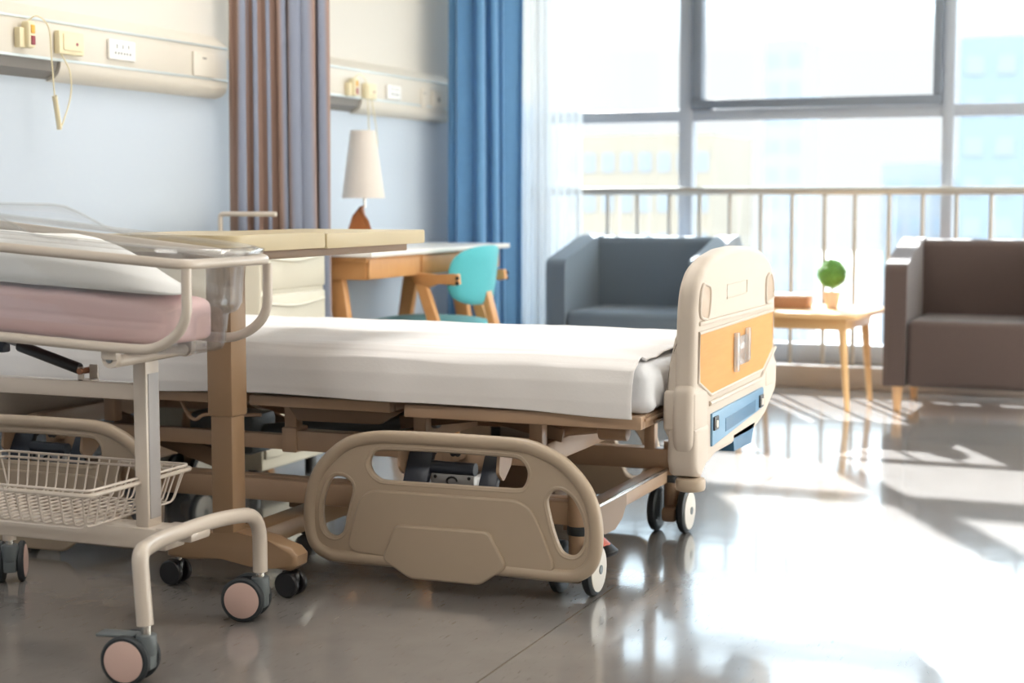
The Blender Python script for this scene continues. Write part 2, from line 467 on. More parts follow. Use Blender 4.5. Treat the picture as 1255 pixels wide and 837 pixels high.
# ------------------------------------------------------------------ outside
def building(label, x, y, w, d, h, m, floors, bays):
    r = thing('building', label, 'building', (x, y, -22), group='buildings outside the window')
    b = MB(); b.box(x - w / 2, x + w / 2, y, y + d, -22, h); b.build('facade', m, r, smooth=False)
    for i in range(floors):
        for j in range(bays):
            cx = x - w / 2 + (j + .5) * w / bays; cz = h - (i + .7) * 3.4
            b = MB(); b.box(cx - w / bays * .3, cx + w / bays * .3, y - .08, y + .05, cz - .8, cz + .8); b.build('window', 'bldC' if m != 'bldC' else 'bldB', r, smooth=False)
building('long low beige building outside the left window bay', -43, 130, 15, 14, 6.5, 'bldA', 8, 9)
building('slim pale tower outside the middle window bay', -43.2, 190, 4.8, 10, 20, 'bldC', 11, 2)
building('tall pale blue tower outside the right window bay', -13, 140, 7.6, 12, 14.6, 'bldB', 10, 3)
building('low pale grey block outside the middle window bay near its right edge', -21.5, 150, 6.5, 12, 4.3, 'bldC', 7, 3)
b = MB(); b.box(-400, 400, 20, 700, -22.6, -22); struct(b.build('ground', 'ground', smooth=False))

# ------------------------------------------------------------------ bedhead equipment panels
def bedhead(y0, y1, label):
    r = thing('bedhead_panel', label, 'wall panel', (XW, (y0 + y1) / 2, 1.3), group='bedhead equipment panels')
    b = MB(); b.box(XW, XW + .055, y0, y1, 1.375, 1.488, .004); b.build('face_panel', 'strip', r)
    b = MB(); b.pxz([(XW, 1.487), (XW + .057, 1.487), (XW + .05, 1.5), (XW, 1.535)], y0, y1); b.build('top_cover', 'strip', r)
    b = MB(); b.box(XW + .05, XW + .059, y0, y1, 1.484, 1.492, .002); b.box(XW + .05, XW + .059, y0, y1, 1.37, 1.379, .002); b.build('edge_trim', 'aluminium', r)
    return r
def lower_cover(r, y0, y1, m='strip'):
    arc = [(XW, 1.375), (XW + .056, 1.372)] + [(XW + .056 * math.cos(t) , 1.372 - .06 * math.sin(t)) for t in [PI / 2 * q / 6 for q in range(1, 7)]]
    arc = [(XW, 1.374), (XW + .056, 1.374), (XW + .054, 1.352), (XW + .046, 1.333), (XW + .03, 1.318), (XW, 1.312)]
    b = MB(); b.pxz(arc, y0, y1); return b.build('lower_cover', m, r)
PX = XW + .055
p1 = bedhead(2.9, 4.95, 'cream bedhead equipment panel on the wall nearest the bassinet')
lower_cover(p1, 4.015, 4.95)
b = MB(); b.pxz([(XW, 1.374), (XW + .05, 1.374), (XW + .04, 1.34), (XW, 1.318)], 2.9, 4.01); b.build('reading_light', 'dark', p1, label='dark recessed reading light under the panel')
p2 = bedhead(5.18, 6.9, 'cream bedhead equipment panel on the wall above the desk')
lower_cover(p2, 5.98, 6.9)
b = MB(); b.pxz([(XW, 1.374), (XW + .05, 1.374), (XW + .04, 1.34), (XW, 1.318)], 5.18, 5.975); b.build('reading_light', 'dark', p2, label='dark recessed reading light under the panel')
def socket(r, y0, y1, z0, z1, n=3):
    b = MB(); b.box(PX, PX + .012, y0, y1, z0, z1, .004); o = b.build('socket_plate', 'plate', r, label='white socket plate')
    b = MB(); w = y1 - y0
    for i in range(n):
        c = y0 + w * (.28 + .22 * i)
        b.box(PX + .0115, PX + .0128, c - .002, c + .002, z0 + .036, z0 + .05)
        for q in (-.008, .008): b.box(PX + .0115, PX + .0128, c + q - .003, c + q + .003, z0 + .018, z0 + .025)
    b.build('socket_hole', 'hole', o, smooth=False)
def blank(r, y0, y1, z0, z1, dot=False):
    b = MB(); b.box(PX, PX + .008, y0, y1, z0, z1, .003); o = b.build('blank_plate', 'strip', r)
    b = MB(); c = (y0 + y1) / 2
    if dot: b.cyl((PX + .007, c, (z0 + z1) / 2), (PX + .0095, c, (z0 + z1) / 2), .012)
    else: b.box(PX + .0075, PX + .0088, c - .012, c + .012, z1 - .022, z1 - .017)
    b.build('outlet', 'dark', o)
socket(p1, 4.246, 4.385, 1.397, 1.461); blank(p1, 4.725, 4.86, 1.378, 1.462)
socket(p2, 6.2, 6.33, 1.385, 1.445); blank(p2, 6.55, 6.6, 1.365, 1.45); blank(p2, 6.66, 6.79, 1.37, 1.45, True)
def call_unit(r, y0, y1, z0, z1):
    b = MB(); b.box(PX, PX + .022, y0, y1, z0, z1, .005); o = b.build('call_plate', 'ivory', r, label='ivory nurse call plate')
    b = MB(); c = (y0 + y1) / 2; w = y1 - y0
    b.box(PX + .02, PX + .026, y0 + w * .14, y0 + w * .88, z0 + .012, z1 - .008, .003); b.build('call_cover', 'ivory', o)
    b = MB(); b.cyl((PX + .025, y0 + w * .66, c * 0 + (z0 + z1) / 2 - .002), (PX + .0275, y0 + w * .66, (z0 + z1) / 2 - .002), .005); b.build('indicator', 'red', o)
call_unit(p1, 3.985, 4.105, 1.392, 1.462); call_unit(p2, 5.98, 6.075, 1.372, 1.438)

def handset(y, z0, z1, pathA, coil, label):
    r = thing('nurse_call_handset', label, 'call handset', (PX, y, z0), group='nurse call handsets')
    b = MB(); b.box(PX, PX + .022, y - .03, y - .002, z0, z1 - .02, .004); b.build('holder', 'ivory', r)
    b = MB(); b.box(PX + .006, PX + .036, y - .008, y + .026, z0, z1, .008, 3); h = b.build('handset_body', 'ivory', r)
    zz = z1 - z0
    b = MB(); b.box(PX + .034, PX + .039, y + .002, y + .02, z0 + zz * .54, z0 + zz * .86, .003); b.build('yellow_button', 'yellow', h)
    b = MB(); b.box(PX + .034, PX + .039, y + .002, y + .02, z0 + zz * .12, z0 + zz * .46, .003); b.build('red_button', 'red', h)
    b = MB(); b.tube(catmull(pathA[0], 8), .0022, 8); b.tube(catmull(pathA[1], 8), .0022, 8)
    a, c = V(coil[0]), V(coil[1]); pts = []
    n = coil[2]
    for i in range(n * 10 + 1):
        t = i / (n * 10); q = 2 * PI * n * t
        pts.append(a.lerp(c, t) + V((math.cos(q), math.sin(q), 0)) * .006)
    b.tube(pts, .0026, 6)
    b.build('cord', 'ivory', r)
CX = PX + .03
handset(3.835, 1.395, 1.474,
        ([(CX - .01, 3.845, 1.474), (CX + .01, 3.862, 1.490), (CX + .02, 3.9, 1.46), (CX, 3.935, 1.38), (CX, 3.945, 1.262)],
         [(CX, 3.965, 1.163), (CX, 3.985, 1.19), (CX, 4.022, 1.27), (CX, 4.02, 1.34), (CX - .02, 4.005, 1.394)]),
        ((CX, 3.945, 1.262), (CX, 3.965, 1.163), 18), 'nurse call handset with coiled cord on the panel above the bassinet')
handset(5.86, 1.375, 1.45,
        ([(CX - .01, 5.875, 1.45), (CX + .01, 5.89, 1.465), (CX + .02, 5.93, 1.43), (CX + .01, 5.96, 1.33), (CX, 5.985, 1.235)],
         [(CX, 6.05, 1.13), (CX, 6.06, 1.16), (CX, 6.05, 1.25), (CX - .01, 6.03, 1.374)]),
        ((CX, 5.985, 1.235), (CX, 6.05, 1.13), 18), 'nurse call handset with coiled cord on the panel over the lamp')

# ------------------------------------------------------------------ curtains
def curtain(name, label, path, z0, z1, folds, amp, m, seed, thick=.002, gather=.55):
    P = [V((*p, 0)) for p in path]; rnd = random.Random(seed)
    ph = [rnd.uniform(0, 6.28) for _ in range(4)]
    seg = [(P[i + 1] - P[i]).length for i in range(len(P) - 1)]; T = sum(seg)
    def at(t):
        d = t * T
        for i, s in enumerate(seg):
            if d <= s or i == len(seg) - 1:
                q = P[i].lerp(P[i + 1], min(1, d / s)); tg = (P[i + 1] - P[i]).normalized(); return q, V((-tg.y, tg.x, 0)), tg
            d -= s
    def f(u, v):
        uu = u + .010 * math.sin(v * 3 + ph[3] + u * 9)
        q, n, tg = at(max(0, min(1, uu)))
        w = 2 * PI * folds * u + .35 * math.sin(v * 2.3 + ph[0] + 5 * u) + .5 * math.sin(4 * PI * u + ph[1])
        a = amp * (.75 + .35 * math.sin(7 * u + ph[2])) * (1 - .18 * v)
        return q + n * a * math.sin(w) + tg * a * gather * math.sin(2 * w) + V((0, 0, z0 + (z1 - z0) * v))
    b = MB(); b.grid(f, folds * 22, 24)
    return tag(b.build(name, m, solid=thick, angle=180), label, 'curtain')
curtain('privacy_curtain', 'brown curtain with painted slate sheen stripes gathered against the wall by the cream cabinet', [(-3.112, 4.915), (-2.80, 5.062)], .2, 2.7, 7, .040, 'striped', 3, gather=.8)
curtain('window_curtain', 'plain blue curtain gathered beside the window behind the teal chair', [(-3.03, 6.68), (-3.0, 7.05), (-2.955, 7.27)], .03, 2.7, 4, .085, 'blue', 11)
curtain('sheer_curtain', 'sheer white curtain hanging at the left end of the window', [(-3.17, 7.86), (-2.85, 7.9)], .03, 2.7, 8, .03, 'sheer', 5, thick=0)

# ------------------------------------------------------------------ casters
def bed_caster(parent, x, y):
    """twin-wheel caster whose wheels turn about the bed's long axis"""
    b = MB(); b.cyl((x, y, .045), (x, y, .165), .024, .026, 18); c = b.build('caster', 'tan', parent)
    b = MB(); b.box(x - .022, x + .022, y - .045, y + .02, .03, .075, .012); b.build('fork', 'tan', c)
    b = MB(); b.cyl((x, y, .143), (x, y, .166), .029, seg=20, bev=.003); b.build('collar', 'tyre', c)
    for s in (-1, 1):
        xc = x + s * .043
        b = MB(); b.lathe([(.045, -.012), (.058, -.012), (.064, -.007), (.064, .007), (.058, .012), (.045, .012)], (xc, y - .012, .0645), 32, 'X'); w = b.build('wheel', 'tyre', c)
        b = MB(); b.lathe([(.01, .0), (.054, .0), (.054, .0025), (.02, .006), (.001, .006)] if s > 0 else [(.001, -.006), (.02, -.006), (.054, -.0025), (.054, 0), (.01, 0)], (xc + s * .0115, y - .012, .0645), 32, 'X'); b.build('disc', 'wheelw', w)
        b = MB(); b.cyl((xc + s * .016, y - .012, .0645), (xc + s * .0195, y - .012, .0645), .011); b.build('hub', 'grey', w)
    return c

# ------------------------------------------------------------------ hospital bed
bed = thing('hospital_bed', 'adjustable hospital bed with beige side rails and cream footboard', 'bed', (-2.1, 3.97, 0))
BY0, BY1 = 3.52, 4.42
b = MB()
for (x0, x1, dy, z0, z1) in ((-1.742, -1.124, 0, .413, .445), (-2.2, -1.79, .02, .418, .445), (-2.86, -2.24, .02, .418, .445)):
    b.box(x0, x1, BY0 + dy, BY0 + dy + .035, z0, z1, .004); b.box(x0, x1, BY1 - dy - .035, BY1 - dy, z0, z1, .004)
    b.box(x0 + .001, x0 + .03, BY0 + dy + .036, BY1 - dy - .036, z0, z1, .004); b.box(x1 - .03, x1 - .001, BY0 + dy + .036, BY1 - dy - .036, z0, z1, .004)
    n = 6
    b.box(x0 + .01, x1 - .01, BY0 + dy + .03, BY1 - dy - .03, .432, .444, .002)
b.build('deck', 'tan', bed)
b = MB(); b.box(-1.124, -1.119, BY0 + .02, BY1 - .02, .432, .438); b.box(-1.124, -1.119, BY0 + .1, BY1 - .2, .42, .425); b.build('deck_edge_rib', 'tan', bed)
# base frame
b = MB()
zb0, zb1 = .165, .222
b.box(-2.95, -1.275, 3.56, 3.605, zb0, zb1, .004); b.box(-2.95, -1.275, 4.335, 4.38, .178, .24, .004)
b.box(-1.35, -1.305, 3.6, 4.34, .142, .186, .004); b.box(-2.95, -2.905, 3.6, 4.34, .142, .186, .004)
b.box(-2.95, -1.275, 3.602, 3.64, .214, .2235, .002)
b.build('base_frame', 'tan', bed)
for x in (-1.297, -2.93):
    for y in (3.572, 4.36):
        b = MB(); b.cyl((x, y, .16), (x, y, .262), .027, seg=20, bev=.003); b.build('corner_post', 'tan', bed)
b = MB(); b.pyz([(3.70, .182), (3.95, .178), (3.95, .15), (3.92, .12), (3.86, .10), (3.78, .102), (3.72, .125)], -1.307, -1.301); b.build('brake_plate', 'tan_dark', bed)
b = MB(); b.box(-1.307, -1.299, 3.6, 4.33, .18, .188, .001); b.build('trim_strip', 'chrome', bed, label='bright metal strip on the foot end cross bar')
for x in (-1.297, -2.93):
    for y in (3.572, 4.36): bed_caster(bed, x, y)
b = MB(); b.bar((-1.30, 3.66, .125), (-1.235, 3.64, .085), .05, .018, .004); pdl = b.build('brake_pedal', 'black', bed)
b = MB(); b.bar((-1.285, 3.655, .128), (-1.25, 3.645, .105), .03, .006, .002); b.build('pedal_pad', 'pedal', pdl)
# lift frame
b = MB()
b.box(-2.122, -1.42, 3.64, 3.69, .288, .342, .004); b.box(-2.122, -1.42, 4.25, 4.3, .288, .342, .004)
b.box(-3.0, -2.1, 3.65, 3.68, .287, .327, .003); b.box(-3.0, -2.1, 4.26, 4.29, .287, .327, .003)
b.box(-1.47, -1.42, 3.64, 4.3, .288, .342, .004); b.box(-3.0, -2.96, 3.64, 4.3, .288, .342, .004)
b.box(-2.16, -2.115, 3.635, 3.70, .283, .35, .004); b.box(-1.9, -1.86, 3.66, 4.28, .288, .33, .004)
b.build('lift_frame', 'tan', bed)
for x in (-1.44, -1.76, -2.14, -2.62, -2.72):
    for y in (3.665, 4.275):
        b = MB(); b.box(x - .018, x + .018, y - .018, y + .018, .335, .425, .003); b.build('support_post', 'tan', bed)
for x, y in ((-1.36, 4.35),):
    b = MB(); b.box(x - .016, x + .016, y - .016, y + .016, .235 if y > 4.2 else .18, .425, .003); b.build('support_post', 'tan', bed)
for y in (3.72, 4.22):
    for p, q, w, h in (((-2.35, y, .22), (-2.75, y, .33), .02, .05), ((-1.62, y + .02, .40), (-1.40, y + .02, .355), .012, .035), ((-1.62, y + .02, .40), (-1.86, y + .02, .365), .012, .035)):
        b = MB(); b.bar(p, q, w, h); b.build('lift_arm', 'tan_dark', bed)
b = MB(); b.pxz([(-2.13, .41), (-1.8, .41), (-1.86, .375), (-2.1, .372)], 3.62, 3.64); b.build('hinge_plate', 'tan_dark', bed)
b = MB(); b.pxz([(-1.52, .41), (-1.18, .41), (-1.2, .355), (-1.46, .355)], 4.1, 4.12); b.build('hinge_plate', 'tan_dark', bed)
b = MB(); b.box(-1.9, -1.52, 4.0, 4.1, .11, .25, .012); b.build('reflection_blocker', 'tan_dark', bed)  # added block under the bed, stops the chair's teal reflection reaching the floor
b = MB(); b.cyl((-2.45, 3.95, .27), (-1.85, 3.95, .35), .028, seg=16); b.box(-2.62, -2.4, 3.88, 4.02, .22, .34, .02); b.build('actuator', 'grey', bed)
b = MB(); b.cyl((-1.85, 3.95, .35), (-1.62, 3.95, .375), .012, seg=12); b.build('actuator_rod', 'chrome', bed)
b = MB(); b.cyl((-1.225, 3.73, .375), (-1.3, 3.73, .375), .022, seg=20, bev=.004); b.cyl((-1.3, 3.76, .38), (-1.45, 3.76, .36), .015, seg=14); b.build('crank_shaft', 'tan', bed)
b = MB(); b.tube(catmull([(-2.45, 3.6, .41), (-2.42, 3.59, .375), (-2.39, 3.58, .365), (-2.36, 3.58, .38), (-2.28, 3.59, .382), (-2.2, 3.6, .385)], 5), .005, 8); b.build('drain_bag_hook', 'tan', bed)

# side rails (lowered): moulded plate with three openings
R_OUT = [(-1.781, .381), (-1.849, .363), (-1.903, .323), (-1.942, .272), (-1.96, .216), (-1.965, .161), (-1.959, .112), (-1.944, .083), (-1.917, .068), (-1.883, .062), (-1.739, .063), (-1.6, .065), (-1.427, .067), (-1.275, .066), (-1.234, .075), (-1.211, .096), (-1.198, .13), (-1.195, .188), (-1.205, .244), (-1.229, .294), (-1.276, .342), (-1.324, .368), (-1.379, .384), (-1.47, .387), (-1.58, .387), (-1.69, .386)]
R_H1 = [(-1.774, .345), (-1.789, .331), (-1.797, .309), (-1.789, .284), (-1.767, .267), (-1.737, .262), (-1.6, .263), (-1.45, .264), (-1.392, .266), (-1.375, .277), (-1.366, .301), (-1.368, .324), (-1.381, .342), (-1.405, .352), (-1.5, .354), (-1.6, .354), (-1.735, .351)]
R_H2 = [(-1.869, .279), (-1.896, .272), (-1.913, .247), (-1.927, .205), (-1.929, .163), (-1.92, .129), (-1.898, .114), (-1.874, .116), (-1.855, .135), (-1.842, .19), (-1.829, .239), (-1.839, .266)]
R_H3 = [(-1.313, .278), (-1.327, .261), (-1.33, .242), (-1.323, .21), (-1.31, .165), (-1.292, .128), (-1.268, .117), (-1.245, .122), (-1.228, .146), (-1.223, .185), (-1.232, .223), (-1.252, .26), (-1.276, .279), (-1.296, .283)]
R_PAN = [(-1.785, .24), (-1.812, .215), (-1.848, .092), (-1.70, .083), (-1.30, .083), (-1.345, .19), (-1.362, .222), (-1.395, .242)]
R_HEX = [(-1.742, .079), (-1.708, .16), (-1.469, .162), (-1.426, .087), (-1.491, .042), (-1.672, .041)]
RC = -1.58                                       # middle of the rail
def side_rail(xc, yr, sy, mirror, dz=0.):
    """rail in the plane y=yr; sy=-1 faces the near side, mirror flips it along the bed"""
    tx = lambda x: xc + (x - RC) * (-1 if mirror else 1)
    def put(me, y):
        mb = MB(); mb.add_mesh(me)
        for v in mb.bm.verts:
            x, z, t = v.co.x, v.co.y, v.co.z
            v.co = V((tx(x), y + sy * t, z))
        return mb
    out, h1, h2, h3 = (smooth2(q, 4) for q in (R_OUT, R_H1, R_H2, R_H3))
    mb = put(plate_with_holes(out, [h1, h2, h3], .022, .006), yr)
    n0 = set(bpy.data.objects.keys())
    rail = mb.build('side_rail', 'rail', bed)
    ins = [(x + (RC - x) * .018, z + (.225 - z) * .055) for x, z in out]
    b = MB(); b.tube([V((tx(x), yr + sy * .006, z)) for x, z in ins], .0165, 12, closed=True); b.build('rim', 'rail', rail)
    for h in (h1, h2, h3):
        b = MB(); b.tube([V((tx(x), yr + sy * .004, z)) for x, z in h], .0085, 8, closed=True); b.build('opening_rim', 'rail', rail)
    me = plate_with_holes(round2(R_PAN, .03), [], .014, .005); put(me, yr + sy * .011).build('raised_panel', 'rail', rail)
    me = plate_with_holes(round2(R_HEX, .012), [], .018, .006); put(me, yr + sy * .019).build('grip_boss', 'rail', rail)
    # folding linkage behind the rail
    for a, wd, o in ((-1.685, .066, -1), (-1.492, .048, 1)):
        x = tx(a)
        b = MB(); p = [(yr - sy * .03, .11), (yr - sy * .03, .25), (yr - sy * .075, .33), (yr - sy * .11, .345)]
        for q0, q1 in zip(p, p[1:]): b.bar((x, q0[0], q0[1]), (x, q1[0], q1[1]), wd, .018, .004, up=(0, sy * -1, .2))
        b.build('rail_arm', 'navy', bed)
        xo = tx(a + o * (wd / 2 + .006))
        b = MB(); b.pyz(round2([(yr - sy * .02, .30), (yr - sy * .03, .352), (yr - sy * .11, .352), (yr - sy * .10, .31), (yr - sy * .05, .275)], .01, 3), xo - .004, xo + .004); b.build('arm_bracket', 'tan', bed)
    b = MB(); x0, x1 = sorted((tx(-1.652), tx(-1.536)))
    ya, yb = sorted((yr - sy * .05, yr - sy * .12))
    b.box(x0, x1, ya, yb, .235, .285, .004); lk = b.build('latch_plate', 'metal', bed)
    b = MB(); b.cyl((x0, yr - sy * .06, .298), (x1, yr - sy * .06, .298), .016, seg=14); b.build('latch_roller', 'navy', lk)
    b = MB(); cx = (x0 + x1) / 2; yy = yr - sy * .05
    b.tube([V((cx + .014 * math.cos(t), yy - sy * -.002, .268 + .010 * math.sin(t))) for t in [k * .55 for k in range(9)]] + [V((cx - .012, yy + sy * .002, .247))], .0025, 6)
    for s in (-.045, .045): b.ball((cx + s, yy + sy * .001, .277), .005, 1)
    b.build('latch_hook', 'black', lk)
    b = MB(); yc = yr - sy * .115; b.box(x0, x1, min(yc, yc - sy * .006), max(yc, yc - sy * .006), .27, .356, .002); b.box(cx - .012, cx + .012, *sorted((yr - sy * .07, yc)), .315, .35, .006)
    b.build('latch_bracket', 'tan', bed)
    b = MB()
    for q in (-.006, .006): b.cyl((cx + q, yr - sy * .068, .333), (cx + q, yr - sy * .072, .333), .008, seg=12)
    b.build('latch_pin', 'black', lk)
    if dz:
        for k in set(bpy.data.objects.keys()) - n0:
            o = bpy.data.objects[k]
            if o.parent == bed: o.location.z += dz

side_rail(-1.58, 3.435, -1, False)
side_rail(-2.79, 3.435, -1, False, -.022)
side_rail(-1.775, 4.505, 1, False)

# footboard
FX0, FX1 = -1.074, -1.024
FC = 4.03
def sym(half): return [(FC - w, z) for w, z in half] + [(FC + w, z) for w, z in reversed(half)]
FB = [(.0, .335), (.2, .335), (.27, .322), (.33, .32), (.40, .35), (.42, .38), (.42, .44), (.418, .495), (.402, .502), (.396, .60), (.393, .68), (.376, .735), (.335, .772), (.25, .797), (.13, .812), (.0, .816)]
half = [p for p in FB]
FR = [(.0, .335), (.16, .335), (.30, .365), (.375, .40), (.43, .425), (.424, .49), (.402, .502)] + FB[9:]
outl = [(FC - w, z) for w, z in half] + [(FC + w, z) for w, z in reversed(FR[1:-1])]
me = plate_with_holes(round2(outl, .02, 3), [], FX1 - FX0, .016, 3)
b = MB(); b.add_mesh(me)
for v in b.bm.verts: v.co = V(((FX0 + FX1) / 2 + v.co.z, v.co.x, v.co.y))
fbd = b.build('footboard', 'cream', bed)
# thick lower shoulder blocks and corner bumpers
for s in (-1, 1):
    b = MB()
    yy = lambda q: FC + s * q
    prof = [(-1.098, .40), (-1.096, .50), (-1.088, .56), (-1.078, .62), (-1.068, .66), (-1.05, .66), (-1.05, .39), (-1.085, .375)]
    b.prism([(x, z) for x, z in prof], lambda x, z: V((x, yy(.28), z)), lambda x, z: V((x, yy(.417 if z < .51 else .398), z)), .012, 3)
    b.build('shoulder_block', 'cream', fbd)
    b = MB(); b.box(-1.1, FX1 + .003, *sorted((yy(.30), yy(.422 if s < 0 else .427))), .40 if s < 0 else .43, .499, .010, 3); b.build('shoulder_band', 'cream', fbd)
    if s < 0:
        b = MB(); b.pyz([(yy(.30), .41), (yy(.421), .41), (yy(.423), .33), (yy(.406), .295), (yy(.37), .283), (yy(.30), .322)], -1.09, -1.016, .016, 3); b.build('corner_guard', 'cream', fbd)
        b = MB(); b.cyl((-1.04, yy(.385), .256), (-1.04, yy(.385), .288), .036, seg=24, bev=.008); b.build('corner_bumper', 'rail', fbd)
W_OAK = [(3.645, .634), (4.402, .641), (4.402, .535), (4.29, .485), (3.76, .475), (3.645, .517)]
b = MB(); b.pyz(W_OAK, FX1 - .004, FX1 + .003); b.build('oak_panel', 'oak', fbd)
def ridge(pts, r=.004): 
    b = MB(); b.tube([V((FX1 + .001, y, z)) for y, z in pts], r, 8, closed=True); return b
ridge(W_OAK, .0045).build('panel_surround', 'cream', fbd)
b = MB(); b.box(FX1 - .006, FX1 + .006, 3.647, 4.40, .651, .662, .004); b.build('moulded_ledge', 'cream', fbd)
b = MB(); b.tube([V((FX1 + .002, y, z)) for y, z in ((3.745, .455), (4.27, .462), (4.33, .488), (4.43, .535))], .006, 8); b.build('moulded_ledge', 'cream', fbd)
b = MB(); b.tube([V((FX1, y, z)) for y, z in ((3.904, .703), (4.105, .707), (4.107, .742), (3.905, .738))], .002, 6, closed=True); b.build('embossed_frame', 'cream', fbd)
for s in (-1, 1):                                  # oval hand holds: thin plates, recess shade put into their darker colour
    cy = FC + s * .335
    prof = round2([(cy - .045, .665), (cy + .045 , .675), (cy + .04, .715), (cy + .01, .752), (cy - .045, .735)] if s > 0 else [(cy - .045, .672), (cy + .03, .66), (cy + .048, .712), (cy + .045, .742), (cy - .02, .752), (cy - .044, .72)], .02, 4)
    b = MB(); b.pyz(prof, FX1 - .003, FX1 + .0025, .002); h = b.build('grip_recess_shade', mat('grip_shadow_plastic', '#b9a48f', .4), fbd)
    b = MB(); b.tube([V((FX1 + .002, y, z)) for y, z in prof], .004, 8, closed=True); b.build('grip_lip', 'cream', fbd)
BL = [(3.759, .428), (4.288, .437), (4.297, .383), (3.762, .347)]
b = MB(); b.pyz(BL, FX1 - .004, FX1 + .006, .002); bp = b.build('blue_panel', 'bluep', fbd)
b = MB(); b.pyz([(3.882, .402), (4.195, .412), (4.192, .380), (3.883, .368)], FX1 + .0055, FX1 + .0075, .001); b.build('recess_plate', 'blued', fbd)
for y in (3.785, 4.255):
    b = MB(); b.box(FX1 + .005, FX1 + .011, y - .02, y + .02, .385, .42, .003); b.build('latch', 'black', fbd)
    b = MB(); b.box(FX1 + .010, FX1 + .014, y - .012, y + .004, .392, .410, .002); b.build('latch_button', 'wheelw', fbd)
b = MB(); b.pyz([(3.985, .346), (4.22, .352), (4.18, .296), (4.0, .3)], FX0 + .005, FX1, .003); b.build('storage_pocket', 'blued', fbd)
# clear label holder
b = MB(); b.box(FX1 + .004, FX1 + .012, 3.965, 4.10, .525, .60, .002); b.box(FX1 + .004, FX1 + .016, 3.965, 3.985, .51, .612, .003); b.box(FX1 + .004, FX1 + .016, 4.08, 4.10, .53, .617, .003)
b.build('label_holder', 'clearplastic', fbd)
# headboard
hb = [(w * 1.0, z) for w, z in FB]
me = plate_with_holes(round2(outl, .02, 3), [], .05, .016, 3)
b = MB(); b.add_mesh(me)
for v in b.bm.verts: v.co = V((-3.1 + v.co.z, v.co.x - .05, v.co.y - .01))
b.build('headboard', 'cream', bed)

# mattress and sheet
b = MB(); vs = b.box(-3.05, -1.104, 3.535, 4.405, .446, .566, .035, 4)
bmesh.ops.subdivide_edges(b.bm, edges=[e for e in b.bm.edges if e.calc_length() > .1], cuts=24, use_grid_fill=True)
for v in b.bm.verts:
    if v.co.x > -1.145: 
        w = .005 * math.sin(v.co.z * 90 + 4 * math.sin(v.co.y * 11)) + .006 * math.sin(v.co.y * 75 + v.co.z * 50) - .006
        v.co.x += w
mt = tag(b.build('mattress', 'mattress', angle=70), 'white covered mattress on the hospital bed, its end bare by the footboard', 'mattress')
# drape profile across the bed: near hem, near edge, top, far edge, far hem
def sheet_pt(u, v):
    x = -3.02 + u * (3.02 - 1.14)
    nz = noise.noise
    prof = [(3.509, .447), (3.507, .475), (3.510, .52), (3.522, .556), (3.55, .572), (3.62, .5745), (4.0, .576), (4.32, .5745), (4.395, .570), (4.423, .552), (4.432, .52), (4.434, .47), (4.436, .44)]
    t = v * (len(prof) - 1); i = min(int(t), len(prof) - 2); f = t - i
    y = prof[i][0] * (1 - f) + prof[i + 1][0] * f; z = prof[i][1] * (1 - f) + prof[i + 1][1] * f
    top = 1 if 3 < t < 9 else 0
    if top:
        fade = min(1, (t - 3) / 1, (9 - t) / 1)
        w = nz(V((x * .9, y * 15 + 1.5 * nz(V((x * 1.2, y * 2, 0))), 1))); w2 = nz(V((x * 1.7, y * 34, 7)))
        z += fade * (.007 * (1 - abs(w) * 2.2) + .0035 * w2 + .004 * nz(V((x * 4, y * 5, 3))))
        z -= .006 * fade * max(0, (x + 1.45) / .3) * (y > 3.6)
    else:
        y += (-1 if v < .5 else 1) * max(0, .010 * nz(V((x * 3.2, z * 7, 2))) + .005 * nz(V((x * 9, z * 12, 5))) + .006)
        if v < .5 and t < 1: z += (1 - t) * (.014 * nz(V((x * 2.2, 0, 9))) + .006 * math.sin(x * 2))
        if 2 < t <= 3: z += (t - 2) * .008 * nz(V((x * 3, 0, 4)))
    z += .0015 * nz(V((x * 6, y * 6, 4))) + (.005 if top else .002)
    if u > .985 and 3 < t < 9: z -= .002
    return V((x + .004 * nz(V((y * 9, z * 9, 1))), y, z))
b = MB(); b.grid(sheet_pt, 170, 130)
tag(b.build('bed_sheet', 'sheet', solid=.002, angle=180), 'white bed sheet draped over the mattress and hanging down its side', 'sheet')

# ------------------------------------------------------------------ overbed table
ov = thing('overbed_table', 'tan column overbed table with a beige top reaching over the bed', 'table', (-2.09, 3.275, 0))
OX0, OX1 = -2.29, -1.9
b = MB(); b.pxy(round2([(OX0, 2.995), (OX1, 2.995), (OX1, 3.418), (OX0, 3.418)], [.05, .05, .004, .004]), .834, .872, .005); b.build('table_top', 'ovtop', ov)
b = MB(); b.pxy(round2([(OX0, 3.424), (OX1, 3.424), (OX1, 3.985), (OX0, 3.985)], [.004, .004, .012, .012]), .832, .868, .005); b.build('tilting_leaf', 'ovtop', ov)
b = MB(); b.box(OX0 + .03, OX1 - .03, 3.04, 3.93, .812, .835, .004); b.build('under_frame', 'tan_dark', ov)
b = MB(); b.box(-2.131, -2.06, 3.24, 3.31, .43, .815, .006); b.build('column_sleeve', 'ovtan', ov)
b = MB(); b.box(-2.126, -2.065, 3.245, 3.305, .12, .44, .006); b.build('column', 'ovtan', ov)
b = MB()
b.pxz([(-2.26, .075), (-2.2, .07), (-2.1, .082), (-2.02, .082), (-1.96, .07), (-1.915, .066), (-1.895, .08), (-1.893, .105), (-1.91, .122), (-1.97, .138), (-2.05, .150), (-2.2, .15), (-2.262, .13)], 3.245, 3.31, .012, 3)
b.build('base_foot', 'ovtan', ov)
b = MB(); b.box(-2.14, -2.06, 3.3, 3.98, .085, .135, .008); b.build('base_crossbar', 'ovtan', ov)
